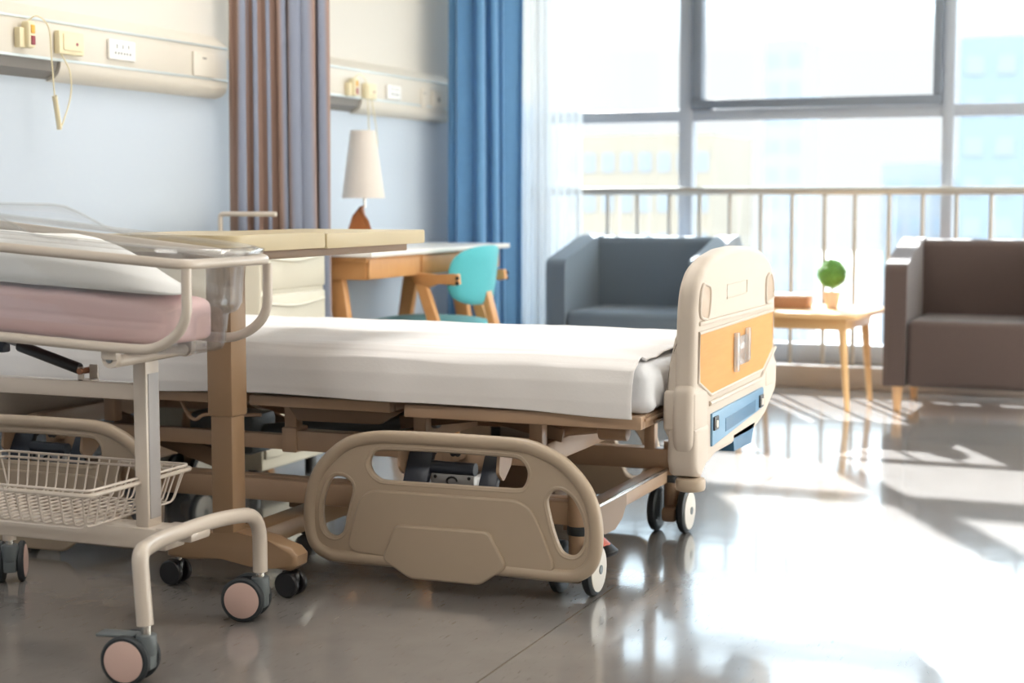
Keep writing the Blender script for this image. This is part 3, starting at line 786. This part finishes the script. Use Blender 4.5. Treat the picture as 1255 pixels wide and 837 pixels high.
b = MB(); b.pxz([(-2.3, .075), (-1.9, .075), (-1.88, .1), (-1.9, .125), (-2.3, .13)], 3.9, 3.96, .01); b.build('base_foot', 'ovtan', ov)
def small_caster(parent, x, y, dx=0.):
    b = MB(); b.cyl((x, y, .05), (x, y, .08), .007, seg=10); c = b.build('caster', 'chrome', parent)
    b = MB(); b.box(x + dx - .022, x + dx + .022, y - .012, y + .012, .028, .062, .008); b.build('hood', 'black', c)
    for s in (-1, 1):
        b = MB(); b.lathe([(.01, -.008), (.028, -.008), (.031, -.005), (.031, .005), (.028, .008), (.01, .008)], (x + dx, y + s * .02, .031), 24, 'Y'); b.build('wheel', 'black', c)
small_caster(ov, -2.245, 3.28, -.012); small_caster(ov, -1.94, 3.28, .012); small_caster(ov, -2.25, 3.93); small_caster(ov, -1.93, 3.93)

# ------------------------------------------------------------------ bassinet cart
bs = thing('bassinet_cart', 'cream tubular hospital bassinet on casters with clear tub and wire basket', 'bassinet', (-2.2, 2.81, 0))
SL = .088
YN, YF = 2.64, 2.97
def zt(x, z0, y=2.81): return z0 + (-1.8 - x) * (.067 + .030 * (y - YN) / (YF - YN))     # the cradle tilts down towards the foot
ring = [(-1.785, YN), (-1.785, YF), (-2.72, YF), (-2.72, YN)]
rr = fillet([(x, y, zt(x, .824, y)) for x, y in ring], [.045] * 4, 7, True)
b = MB(); b.tube(rr, .0105, 14, closed=True); b.build('upper_rail', 'bass', bs)
for y in (YN + .012, YF - .012):
    pts = [(-1.787, y, .815), (-1.787, y, .700), (-1.86, y, .650), (-2.0, y, .654), (-2.6, y, .683)]
    b = MB(); b.tube(fillet(pts, [.0, .075, .05, .05, 0], 8), .0105, 14); b.build('cradle_tube', 'bass', bs)
b = MB(); b.cyl((-2.6, YN, .683), (-2.6, YF, .683), .0105); b.build('cradle_tube', 'bass', bs)
# tub: rounded loops from lip to floor, clear plastic
def rloop(x0, x1, y0, y1, r, z, n=5):
    pts = fillet([(x1, y0, 0), (x1, y1, 0), (x0, y1, 0), (x0, y0, 0)], r, n, True)
    return [V((p.x, p.y, zt(p.x, z, p.y))) for p in pts]
loops = [rloop(-2.70, -1.748, 2.652, 2.962, .14, .842), rloop(-2.70, -1.745, 2.65, 2.964, .14, .850), rloop(-2.69, -1.765, 2.668, 2.945, .13, .853),
         rloop(-2.68, -1.778, 2.678, 2.936, .12, .846), rloop(-2.67, -1.796, 2.685, 2.93, .10, .735), rloop(-2.665, -1.805, 2.69, 2.925, .10, .718),
         rloop(-2.65, -1.832, 2.695, 2.920, .08, .708), rloop(-2.64, -1.84, 2.697, 2.918, .08, .645), rloop(-2.63, -1.848, 2.70, 2.914, .07, .632)]
b = MB(); VS = [[b.bm.verts.new(p) for p in l] for l in loops]
for A, B in zip(VS, VS[1:]):
    for k in range(len(A)): b.bm.faces.new((A[k], A[(k + 1) % len(A)], B[(k + 1) % len(A)], B[k]))
b.bm.faces.new(VS[-1])
tub = b.build('tub', 'acrylic', bs, solid=.004, angle=180, label='clear plastic tub')
# raised clear guard at the head end
b = MB()
gd = catmull([(-2.08, .848), (-2.16, .862), (-2.22, .898), (-2.30, .938), (-2.36, .945), (-2.50, .945), (-2.66, .945)], 5) if False else [(-2.06, .868), (-2.13, .872), (-2.18, .882), (-2.22, .900), (-2.27, .922), (-2.31, .936), (-2.35, .940), (-2.5, .942), (-2.66, .946)]
for y in (2.95, 2.668):
    for (xa, za), (xb, zb_) in zip(gd, gd[1:]):
        b.bm.faces.new([b.bm.verts.new(V(q)) for q in ((xa, y, zt(xa, .847)), (xb, y, zt(xb, .847)), (xb, y, zb_), (xa, y, za))])
b.bm.faces.new([b.bm.verts.new(V(q)) for q in ((-2.66, 2.668, zt(-2.66, .847)), (-2.66, 2.95, zt(-2.66, .847)), (-2.66, 2.95, .946), (-2.66, 2.668, .946))])
bmesh.ops.remove_doubles(b.bm, verts=b.bm.verts, dist=1e-5)
gu = b.build('head_guard', 'acrylic', tub, solid=.003)
for y in (2.95, 2.668):
    b = MB(); b.tube([V((x, y, z)) for x, z in gd], .0032, 8); b.build('guard_lip', 'acrylic', tub)
b = MB(); b.cyl((-1.98, 2.675, .621), (-1.98, 2.925, .625), .0125, seg=18, bev=.002); b.cyl((-1.98, 2.66, .628), (-1.98, 2.675, .628), .019, seg=20); b.cyl((-1.98, 2.925, .628), (-1.98, 2.94, .628), .019, seg=20)
b.box(-2.0, -1.96, 2.655, 2.675, .625, .66, .006); b.box(-2.0, -1.96, 2.925, 2.945, .625, .66, .006)
pv = b.build('pivot_bar', 'bass', bs)
b = MB(); b.cyl((-1.98, 2.657, .628), (-1.98, 2.662, .628), .008, seg=12); b.build('pivot_bolt', 'grey', pv)
b = MB(); b.box(-2.012, -1.979, 2.78, 2.83, .24, .615, .004); pst = b.build('post', 'bass', bs)
b = MB(); b.box(-1.9795, -1.977, 2.787, 2.824, .275, .585, .001); b.build('label_strip', 'sticker', pst)
b = MB(); b.box(-2.75, -2.008, 2.79, 2.825, .527, .562, .004); b.build('middle_beam', 'bass', bs)
b = MB(); b.box(-2.75, -1.93, 2.77, 2.845, .212, .258, .006); b.build('base_beam', 'bass', bs)
b = MB(); b.box(-2.66, -2.63, 2.78, 2.83, .25, .6, .004); b.build('post', 'bass', bs)
# gas spring
b = MB(); b.cyl((-2.33, 2.808, .631), (-2.168, 2.808, .586), .0125, seg=16, bev=.003); gs = b.build('gas_spring', 'black', bs)
b = MB(); b.cyl((-2.365, 2.808, .641), (-2.33, 2.808, .631), .0045, seg=10); b.build('spring_rod', 'metal', gs)
b = MB(); b.box(-2.165, -2.15, 2.795, 2.80, .56, .592, .002); b.box(-2.150, -2.128, 2.815, 2.82, .56, .596, .002); b.box(-2.165, -2.128, 2.795, 2.82, .56, .566, .001); b.build('spring_bracket', 'bass', gs)
b = MB(); b.cyl((-2.155, 2.788, .583), (-2.155, 2.826, .583), .007, seg=12); b.build('spring_pin', 'copper', gs)
b = MB(); b.box(-2.40, -2.362, 2.795, 2.82, .615, .655, .004); b.build('spring_clevis', 'navy', gs)
# end legs: bent tube carrying two casters
leg = fillet([(-1.835, 2.56, .118), (-1.845, 2.56, .262), (-1.88, 2.68, .262), (-1.878, 2.90, .264), (-1.878, 3.06, .245), (-1.878, 3.06, .112)], [0, .028, .06, .1, .075, 0], 8)
b = MB(); b.tube(leg, .0168, 16); b.build('leg_tube', 'bass', bs)
leg = fillet([(-2.645, 2.53, .112), (-2.645, 2.53, .25), (-2.645, 2.68, .262), (-2.63, 2.93, .262), (-2.63, 3.115, .24), (-2.63, 3.115, .112)], [0, .06, .06, .1, .075, 0], 8)
b = MB(); b.tube(leg, .0168, 16); b.build('leg_tube', 'bass', bs)
b = MB(); b.box(-1.96, -1.865, 2.77, 2.845, .235, .262, .008); b.build('leg_plate', 'bass', bs)
def cart_caster(x, y, rz, brake=False):
    """twin-wheel caster; wheels turn about local Y, trailing along local -X"""
    R = Matrix.Rotation(rz, 3, 'Z'); T = V((x, y, 0))
    def fin(b, *a, **k):
        for v in b.bm.verts: v.co = T + R @ v.co
        return b.build(*a, **k)
    b = MB(); b.cyl((0, 0, .095), (0, 0, .118), .010, seg=14); c = fin(b, 'caster', 'chrome', bs)
    b = MB(); b.cyl((0, 0, .058), (0, 0, .1), .0205, seg=20, bev=.003); b.box(-.055, .012, -.013, .013, .038, .088, .012, 3); b.box(-.01, .016, -.0165, .0165, .03, .09, .006); fin(b, 'fork', 'grey', c)
    for s in (-1, 1):
        b = MB(); b.lathe([(.03, -.008), (.046, -.008), (.0505, -.004), (.0505, .004), (.046, .008), (.03, .008)], (-.034, s * .0245, .0505), 36, 'Y'); w = fin(b, 'wheel', 'tyre', c)
        b = MB(); b.lathe([(.001, -.004), (.030, -.0038), (.041, -.001), (.041, .001), (.001, .001)] if s < 0 else [(.001, -.001), (.041, -.001), (.041, .001), (.03, .0038), (.001, .004)], (-.034, s * .0325, .0505), 36, 'Y'); fin(b, 'hubcap', 'pinkdisc', w)
    if brake:
        b = MB(); b.box(-.1, -.02, -.02, .02, .094, .1, .003); fin(b, 'brake_lever', 'grey', c)
cart_caster(-1.833, 2.56, .16, True); cart_caster(-1.878, 3.06, .2); cart_caster(-2.63, 3.115, -1.0); cart_caster(-2.645, 2.53, .3)
# wire basket
bk0 = (-2.50, -2.06, 2.62, 3.0, .36); bot = (-2.46, -2.09, 2.66, 2.96, .275)
b = MB(); r = .0022
def rect(x0, x1, y0, y1, z): return fillet([(x0, y0, z), (x1, y0, z), (x1, y1, z), (x0, y1, z)], .02, 4, True)
b.tube(rect(-2.52, -2.005, 2.612, 2.975, .362), .003, 8, closed=True); b.tube(rect(-2.515, -2.005, 2.617, 2.97, .350), .003, 8, closed=True)
T4 = (-2.52, -2.005, 2.612, 2.975); B4 = (-2.49, -2.035, 2.64, 2.95)
n, m = 18, 11
for i in range(n):
    t = i / (n - 1); xt = T4[0] + .015 + t * (T4[1] - T4[0] - .03); xb = B4[0] + t * (B4[1] - B4[0])
    b.tube(fillet([(xt, T4[2], .362), (xb, B4[2], .28), (xb, B4[3], .28), (xt, T4[3], .362)], .015, 3), r, 6)
for j in range(m):
    t = j / (m - 1); yt = T4[2] + .015 + t * (T4[3] - T4[2] - .03); yb = B4[2] + t * (B4[3] - B4[2])
    b.tube(fillet([(T4[0], yt, .362), (B4[0], yb, .277), (B4[1], yb, .277), (T4[1], yt, .362)], .015, 3), r, 6)
b.build('wire_basket', 'wire', bs)
b = MB(); b.tube(fillet([(-2.2, 2.607, .353), (-2.0, 2.607, .353), (-2.0, 2.98, .353), (-2.2, 2.98, .353)], .02, 4), .005, 8); b.build('basket_bracket', 'bass', bs)
for x in (-2.1, -2.4):
    b = MB(); b.tube([(x, 2.81, .278), (x, 2.81, .255)], .004, 8); b.build('basket_foot', 'bass', bs)

# bassinet mattress and pillow
def cushion(x0, x1, y0, y1, z0, z1, ex=5, n=28, mod=None):
    b = MB(); r = bmesh.ops.create_cube(b.bm, size=2)
    bmesh.ops.subdivide_edges(b.bm, edges=b.bm.edges[:], cuts=n, use_grid_fill=True)
    cx, cy, cz = (x0 + x1) / 2, (y0 + y1) / 2, (z0 + z1) / 2
    for v in b.bm.verts:
        p = v.co.copy(); l = (abs(p.x) ** ex + abs(p.y) ** ex + abs(p.z) ** ex) ** (1 / ex); p /= l
        q = V((cx + p.x * (x1 - x0) / 2, cy + p.y * (y1 - y0) / 2, cz + p.z * (z1 - z0) / 2))
        v.co = mod(q, p) if mod else q
    return b
def mm(q, p):
    q.z += (-1.8 - q.x) * (.05 if p.z > 0 else .042) + .0025 * noise.noise(V((q.x * 25, q.y * 25, q.z * 30)))
    k = abs(p.z)
    if k < .1: q.y = 2.808 + (q.y - 2.808) * (1 - .018 * (1 - k / .1))
    a = (q.y - 2.808) / .115                                  # rounded foot end
    if q.x > -2.2: q.x -= .055 * (q.x + 2.2) / .33 * abs(a) ** 3
    return q
b = cushion(-2.61, -1.864, 2.706, 2.910, .645, .745, 7, 30, mm)
tag(b.build('bassinet_mattress', 'pink', angle=180), 'pink mattress lying in the clear bassinet tub', 'mattress')
def pm(q, p):
    u = (q.x + 1.872) / -.688; u = min(1, max(0, u)); a = min(1., abs(q.y - 2.8075) / .0975)
    e = min(1, u / .42) if u < .5 else min(1, (1 - u) / .3)
    k = (math.sin(e * PI / 2) ** 1.1) * max(0., 1 - a ** 2.2) ** .8
    if q.x > -2.2: q.x -= .07 * (q.x + 2.2) / .33 * max(0, (q.y - 2.78) / .12)
    c = .747 + (-1.8 - q.x) * .05
    zz = c + .005 + (p.z * .5 + .5) * (.006 + .098 * k)
    zz += (.007 * noise.noise(V((q.x * 9, q.y * 16, 3))) + .004 * noise.noise(V((q.x * 26, q.y * 9, 8)))) * k
    return V((q.x, q.y, zz))
b = cushion(-2.56, -1.872, 2.71, 2.905, 0, .1, 10, 34, pm)
tag(b.build('pillow', 'pillow', angle=180), 'plump white pillow lying on the pink bassinet mattress', 'pillow')

# ------------------------------------------------------------------ bedside cabinet
cb = thing('bedside_cabinet', 'cream bedside cabinet with drawers standing behind the bed', 'cabinet', (-2.96, 4.72, 0))
b = MB(); b.box(-3.17, -2.76, 4.525, 4.95, .06, .815, .012); b.build('body', 'cab', cb)
b = MB(); b.box(-3.18, -2.745, 4.518, 4.962, .815, .84, .01); b.build('top', 'cab', cb)
for z0, z1 in ((.655, .79), (.36, .64), (.1, .345)):
    b = MB(); b.box(-2.765, -2.75, 4.535, 4.94, z0, z1, .006); d = b.build('drawer', 'cab', cb)
    b = MB(); b.tube(catmull([V((-2.747, 4.55, z1 - .028)), V((-2.744, 4.73, z1 - .042)), V((-2.747, 4.925, z1 - .028))], 6), .005, 8); b.build('handle', 'cab', d)
b = MB(); b.tube(fillet([(-3.38 + .2, 4.95, .838), (-3.38 + .2, 4.95, .9), (-2.95, 4.95, .9)], .015), .009, 10); b.build('towel_rail', 'bass', cb)
for x in (-3.13, -2.8):
    for y in (4.54, 4.91):
        b = MB(); b.cyl((x, y, 0), (x, y, .065), .02, seg=14); b.build('foot', 'black', cb)

cb.location = (-2.92, 4.65, 0)

# ------------------------------------------------------------------ desk, lamp, chair
dk = thing('desk', 'wooden writing desk with white top and slanted legs against the wall', 'desk', (-2.92, 5.75, 0))
b = MB(); b.box(-3.19, -2.655, 5.115, 6.42, .742, .762, .004); b.build('desk_top', 'lam', dk)
b = MB(); b.box(-3.17, -2.68, 5.125, 6.36, .724, .742, .003); b.pyz([(5.13, .735), (6.35, .735), (6.35, .66), (5.13, .66)], -3.16, -2.69); b.build('desk_body', 'deskwood', dk)
for y0, y1 in ((5.135, 5.56), (5.575, 5.97), (5.985, 6.345)):
    b = MB(); b.box(-2.692, -2.674, y0, y1, .662, .735, .003); b.build('drawer', 'deskwood', dk)
for y in (5.155, 6.22):
    for s in (-1, 1):
        b = MB(); xt, xb = -2.925 + s * .09, -2.925 + s * .215
        b.prism([(xt - .035, .74), (xt + .035, .74), (xb + .02, 0), (xb - .02, 0)], lambda x, z, y=y: V((x, y - .02, z)), lambda x, z, y=y: V((x, y + .02, z)), .004); b.build('leg', 'deskwood', dk)

lp = thing('table_lamp', 'table lamp with cream cone shade and dark wooden base on the desk', 'lamp', (-2.95, 5.63, .762))
b = MB(); n = 14
pr = [(.055, 0), (.052, .02), (.042, .07), (.028, .12), (.012, .155), (.004, .165)]
b.prism([(-.056, 0), (.066, 0), (.062, .012), (.044, .028), (.026, .06), (.012, .105), (.006, .165), (-.008, .160), (-.036, .125), (-.054, .07)],
        lambda h, z: V((-2.96 + h * .92 + .03 * .38, 5.62 + h * .38 - .03 * .92, .763 + z)), lambda h, z: V((-2.96 + h * .92 - .03 * .38, 5.62 + h * .38 + .03 * .92, .763 + z)), .012, 3)
b.build('lamp_base', 'lampwood', lp)
b = MB(); b.cyl((-2.95, 5.625, .92), (-2.95, 5.625, 1.0), .006, seg=10); b.build('lamp_stem', 'chrome', lp)
b = MB(); b.lathe([(.085, .957), (.048, 1.222), (.0475, 1.222), (.0845, .957)], (-2.95, 5.615, 0), 36); b.build('lamp_shade', 'shade', lp)

ch = thing('armchair', 'teal upholstered wooden chair with short arms at the desk', 'chair', (-2.752, 5.78, 0), .0, world=False)
# local: faces -X, width along Y
def lb(b, name, m, p=ch): return b.build(name, m, p, local=True)
def seatmod(q, p):
    q.z += .012 * (1 - p.x * p.x) - .012 * (p.y * p.y) * 0
    return q
b = cushion(-.26, .22, -.245, .245, .415, .47, 4, 14, seatmod); lb(b, 'seat', 'teal')
b = MB()
def bk(u, v):
    a = (u - .5) * 2; y = a * .215; x = .265 - .075 * a * a + .02 * (v - .5)
    return V((x, y, .555 + .225 * v))
# rounded shell: superellipse outline
cr = []
N = 40
outl2 = []
for k in range(N):
    t = 2 * PI * k / N; c, s = math.cos(t), math.sin(t)
    outl2.append((math.copysign(abs(c) ** .62, c), math.copysign(abs(s) ** .7, s)))
def shell(rad, dx):
    vs = []
    for (a, e) in outl2:
        a, e = a * rad, e * rad
        vs.append(b.bm.verts.new(V((.26 - .075 * a * a + .03 * e * .5 + dx, a * .195, .655 + e * .118))))
    return vs
rings = [shell(.02, .022), shell(.5, .022), shell(.85, .02), shell(.97, .012), shell(1, 0), shell(.97, -.012), shell(.85, -.02), shell(.5, -.022), shell(.02, -.022)]
for A, B in zip(rings, rings[1:]):
    for k in range(N): b.bm.faces.new((A[k], A[(k + 1) % N], B[(k + 1) % N], B[k]))
b.bm.faces.new(rings[0]); b.bm.faces.new(rings[-1])
lb(b, 'backrest', 'teal')
for s in (-1, 1):
    y0, y1 = sorted((s * .215, s * .245))
    b = MB(); b.pxz([(.03, .672), (.06, .625), (.12, .612), (.16, .635), (.225, .622), (.25, .628), (.245, .668), (.22, .662), (.15, .664)], y0, y1, .005); a = lb(b, 'arm', 'deskwood')
    b = MB(); b.cyl((.245, s * .245, .652), (.245, s * .249, .652), .008, seg=10); b.cyl((.245, s * .245, .632), (.245, s * .249, .632), .008, seg=10); lb(b, 'bolt', 'black', a)
    b = MB(); b.pxz([(.062, .635), (.112, .625), (.19, .40), (.26, .0), (.235, .0), (.145, .40)], y0, y1, .004); lb(b, 'leg', 'deskwood')
    b = MB(); b.pxz([(-.2, .42), (-.16, .42), (-.2, 0), (-.225, 0)], y0 + (.0 if s > 0 else .0), y1, .004); lb(b, 'leg', 'deskwood')
b = MB(); b.bar((.255, 0, .60), (.315, 0, .38), .05, .03, .004); b.bar((.315, 0, .385), (.18, 0, .40), .04, .03, .004); lb(b, 'back_support', 'deskwood')
b = MB(); b.box(-.22, .2, -.22, -.2, .385, .425, .004); b.box(-.22, .2, .2, .22, .385, .425, .004); b.box(.17, .2, -.22, .22, .385, .425, .004); b.box(-.22, -.19, -.22, .22, .385, .425, .004); lb(b, 'seat_frame', 'deskwood')

# ------------------------------------------------------------------ tub armchairs by the window
def sofa(x0, x1, label, m):
    yf, yb = 7.2, 7.86
    r = thing('tub_armchair', label, 'armchair', ((x0 + x1) / 2, (yf + yb) / 2, 0), group='tub armchairs by the window')
    AW = .098
    b = MB(); b.box(x0 + AW, x1 - AW, yf + .01, yb - .06, .115, .415, .03, 4); b.build('seat', m, r)
    b = MB(); b.box(x0 + AW - .04, x1 - AW + .04, yb - .16, yb, .115, .765, .04, 4); b.build('backrest', m, r)
    for xa, xb in ((x0, x0 + AW), (x1 - AW, x1)):
        b = MB(); b.pyz(round2([(yf, .118), (yb - .005, .118), (yb - .005, .772), (yb - .17, .772), (yf + .02, .664), (yf, .640)], [.01, .01, .05, .12, .03, .02], 6), xa, xb, .034, 5); b.build('arm', m, r)
    for x in (x0 + .055, x1 - .055):
        for y in (yf + .07, yb - .07):
            b = MB(); b.cyl((x + (.0), y, 0), (x, y, .12), .016, .026, 16); b.build('leg', 'leg', r)
    return r
sofa(-2.79, -1.98, 'grey tub armchair between the blue curtain and the side table', 'sofag')
sofa(-1.168, -.36, 'brown tub armchair at the right of the side table', 'sofab')

# side table with book and plant
st = thing('side_table', 'pale wooden side table with splayed legs between the two armchairs', 'table', (-1.55, 7.42, 0), -.06, world=False)
b = MB(); b.pxy(round2([(-.32, -.33), (.31, -.33), (.31, .29), (-.32, .29)], .05, 6), .42, .442, .006); lb(b, 'table_top', 'lightwood', st)
b = MB()
b.box(-.27, .24, -.26, -.24, .365, .42, .003); b.box(-.27, .24, .2, .22, .365, .42, .003); b.box(-.27, -.25, -.25, .21, .365, .42, .003); b.box(.22, .24, -.25, .21, .365, .42, .003); lb(b, 'apron', 'lightwood', st)
for sx, x in ((-1, -.24), (1, .215)):
    for sy, y in ((-1, -.235), (1, .19)):
        b = MB(); b.cyl((x + sx * .035, y + sy * .05 * (0 if sy > 0 else .3), 0), (x, y, .42), .012, .021, 14); lb(b, 'leg', 'lightwood', st)

bx = thing('box', 'flat brown box with white lid on the side table', 'box', (-1.66, 7.45, .442))
b = MB(); b.box(-1.78, -1.555, 7.40, 7.52, .4425, .498, .003); b.build('box_body', 'box', bx)
b = MB(); b.box(-1.782, -1.553, 7.398, 7.522, .498, .507, .002); b.build('lid', 'boxtop', bx)

pt = thing('potted_topiary', 'small round green topiary in a blush pot on the side table', 'plant', (-1.455, 7.48, .442))
b = MB(); b.lathe([(.024, .443), (.028, .446), (.041, .515), (.042, .52), (.038, .52), (.036, .505)], (-1.455, 7.48, 0), 28); b.build('pot', 'pot', pt)
b = MB(); b.tube([(-1.455, 7.48, .5), (-1.456, 7.48, .56)], .006, 8); b.build('trunk', 'stem', pt)
b = MB(); c = V((-1.457, 7.48, .604)); b.ball(c, .058, 3)
for i in range(2400):
    d = V((random.gauss(0, 1), random.gauss(0, 1), random.gauss(0, 1))).normalized()
    p = c + d * (.054 + .014 * random.random()); t = d.orthogonal().normalized(); t = Matrix.Rotation(random.uniform(0, 6.28), 3, d) @ t
    s = d.cross(t); u = (d * .6 + t).normalized() * .011; w = s * .0035
    b.bm.faces.new([b.bm.verts.new(q) for q in (p, p + u * .5 + w, p + u, p + u * .5 - w)])
b.build('foliage', 'leaf', pt, smooth=False)

# ------------------------------------------------------------------ light
W = bpy.data.worlds.new('World'); SC.world = W; W.use_nodes = True
nt = W.node_tree; bg = nt.nodes['Background']
SKY = 6.6
tc = nt.nodes.new('ShaderNodeTexCoord'); sp = nt.nodes.new('ShaderNodeSeparateXYZ'); nt.links.new(tc.outputs['Generated'], sp.inputs[0])
rp = nt.nodes.new('ShaderNodeValToRGB'); nt.links.new(sp.outputs[2], rp.inputs[0])
cr_ = rp.color_ramp.elements
cr_[0].position = .09; cr_[0].color = (.165, .168, .172, 1); cr_[1].position = .6; cr_[1].color = (.70, .87, 1, 1)
el = cr_.new(.22); el.color = (.58, .70, .80, 1)
nt.links.new(rp.outputs[0], bg.inputs[0]); bg.inputs[1].default_value = SKY
sun = bpy.data.lights.new('sun', 'SUN'); so = bpy.data.objects.new('sun', sun); COL.objects.link(so)
sun.energy = 55; sun.angle = math.radians(.7); sun.color = (.98, .985, 1)
d = V((.46, -.887, -.40)).normalized()
so.rotation_euler = d.to_track_quat('-Z', 'Y').to_euler(); so.location = (-4, 12, 5)
# unseen area lights added at ceiling level as room fill
for x, y in ((-2.0, .8), (.5, .8), (-2.0, 4.3), (.5, 4.3)):
    l = bpy.data.lights.new('ceiling_fill', 'AREA'); o = bpy.data.objects.new('ceiling_fill', l); COL.objects.link(o)
    l.shape = 'RECTANGLE'; l.size = 1.2; l.size_y = .6; l.energy = 27; l.color = (1, .975, .94); o.location = (x, y, ZC - .02)

SC.view_settings.view_transform = 'Standard'; SC.view_settings.look = 'None'
SC.view_settings.exposure = 0.; SC.view_settings.gamma = 1.; SC.view_settings.use_curve_mapping = False
SC.cycles.max_bounces = 10; SC.cycles.diffuse_bounces = 5; SC.cycles.transparent_max_bounces = 24
SC.cycles.sample_clamp_indirect = 6; SC.cycles.use_denoising = True
SC.cycles.caustics_reflective = False; SC.cycles.caustics_refractive = False
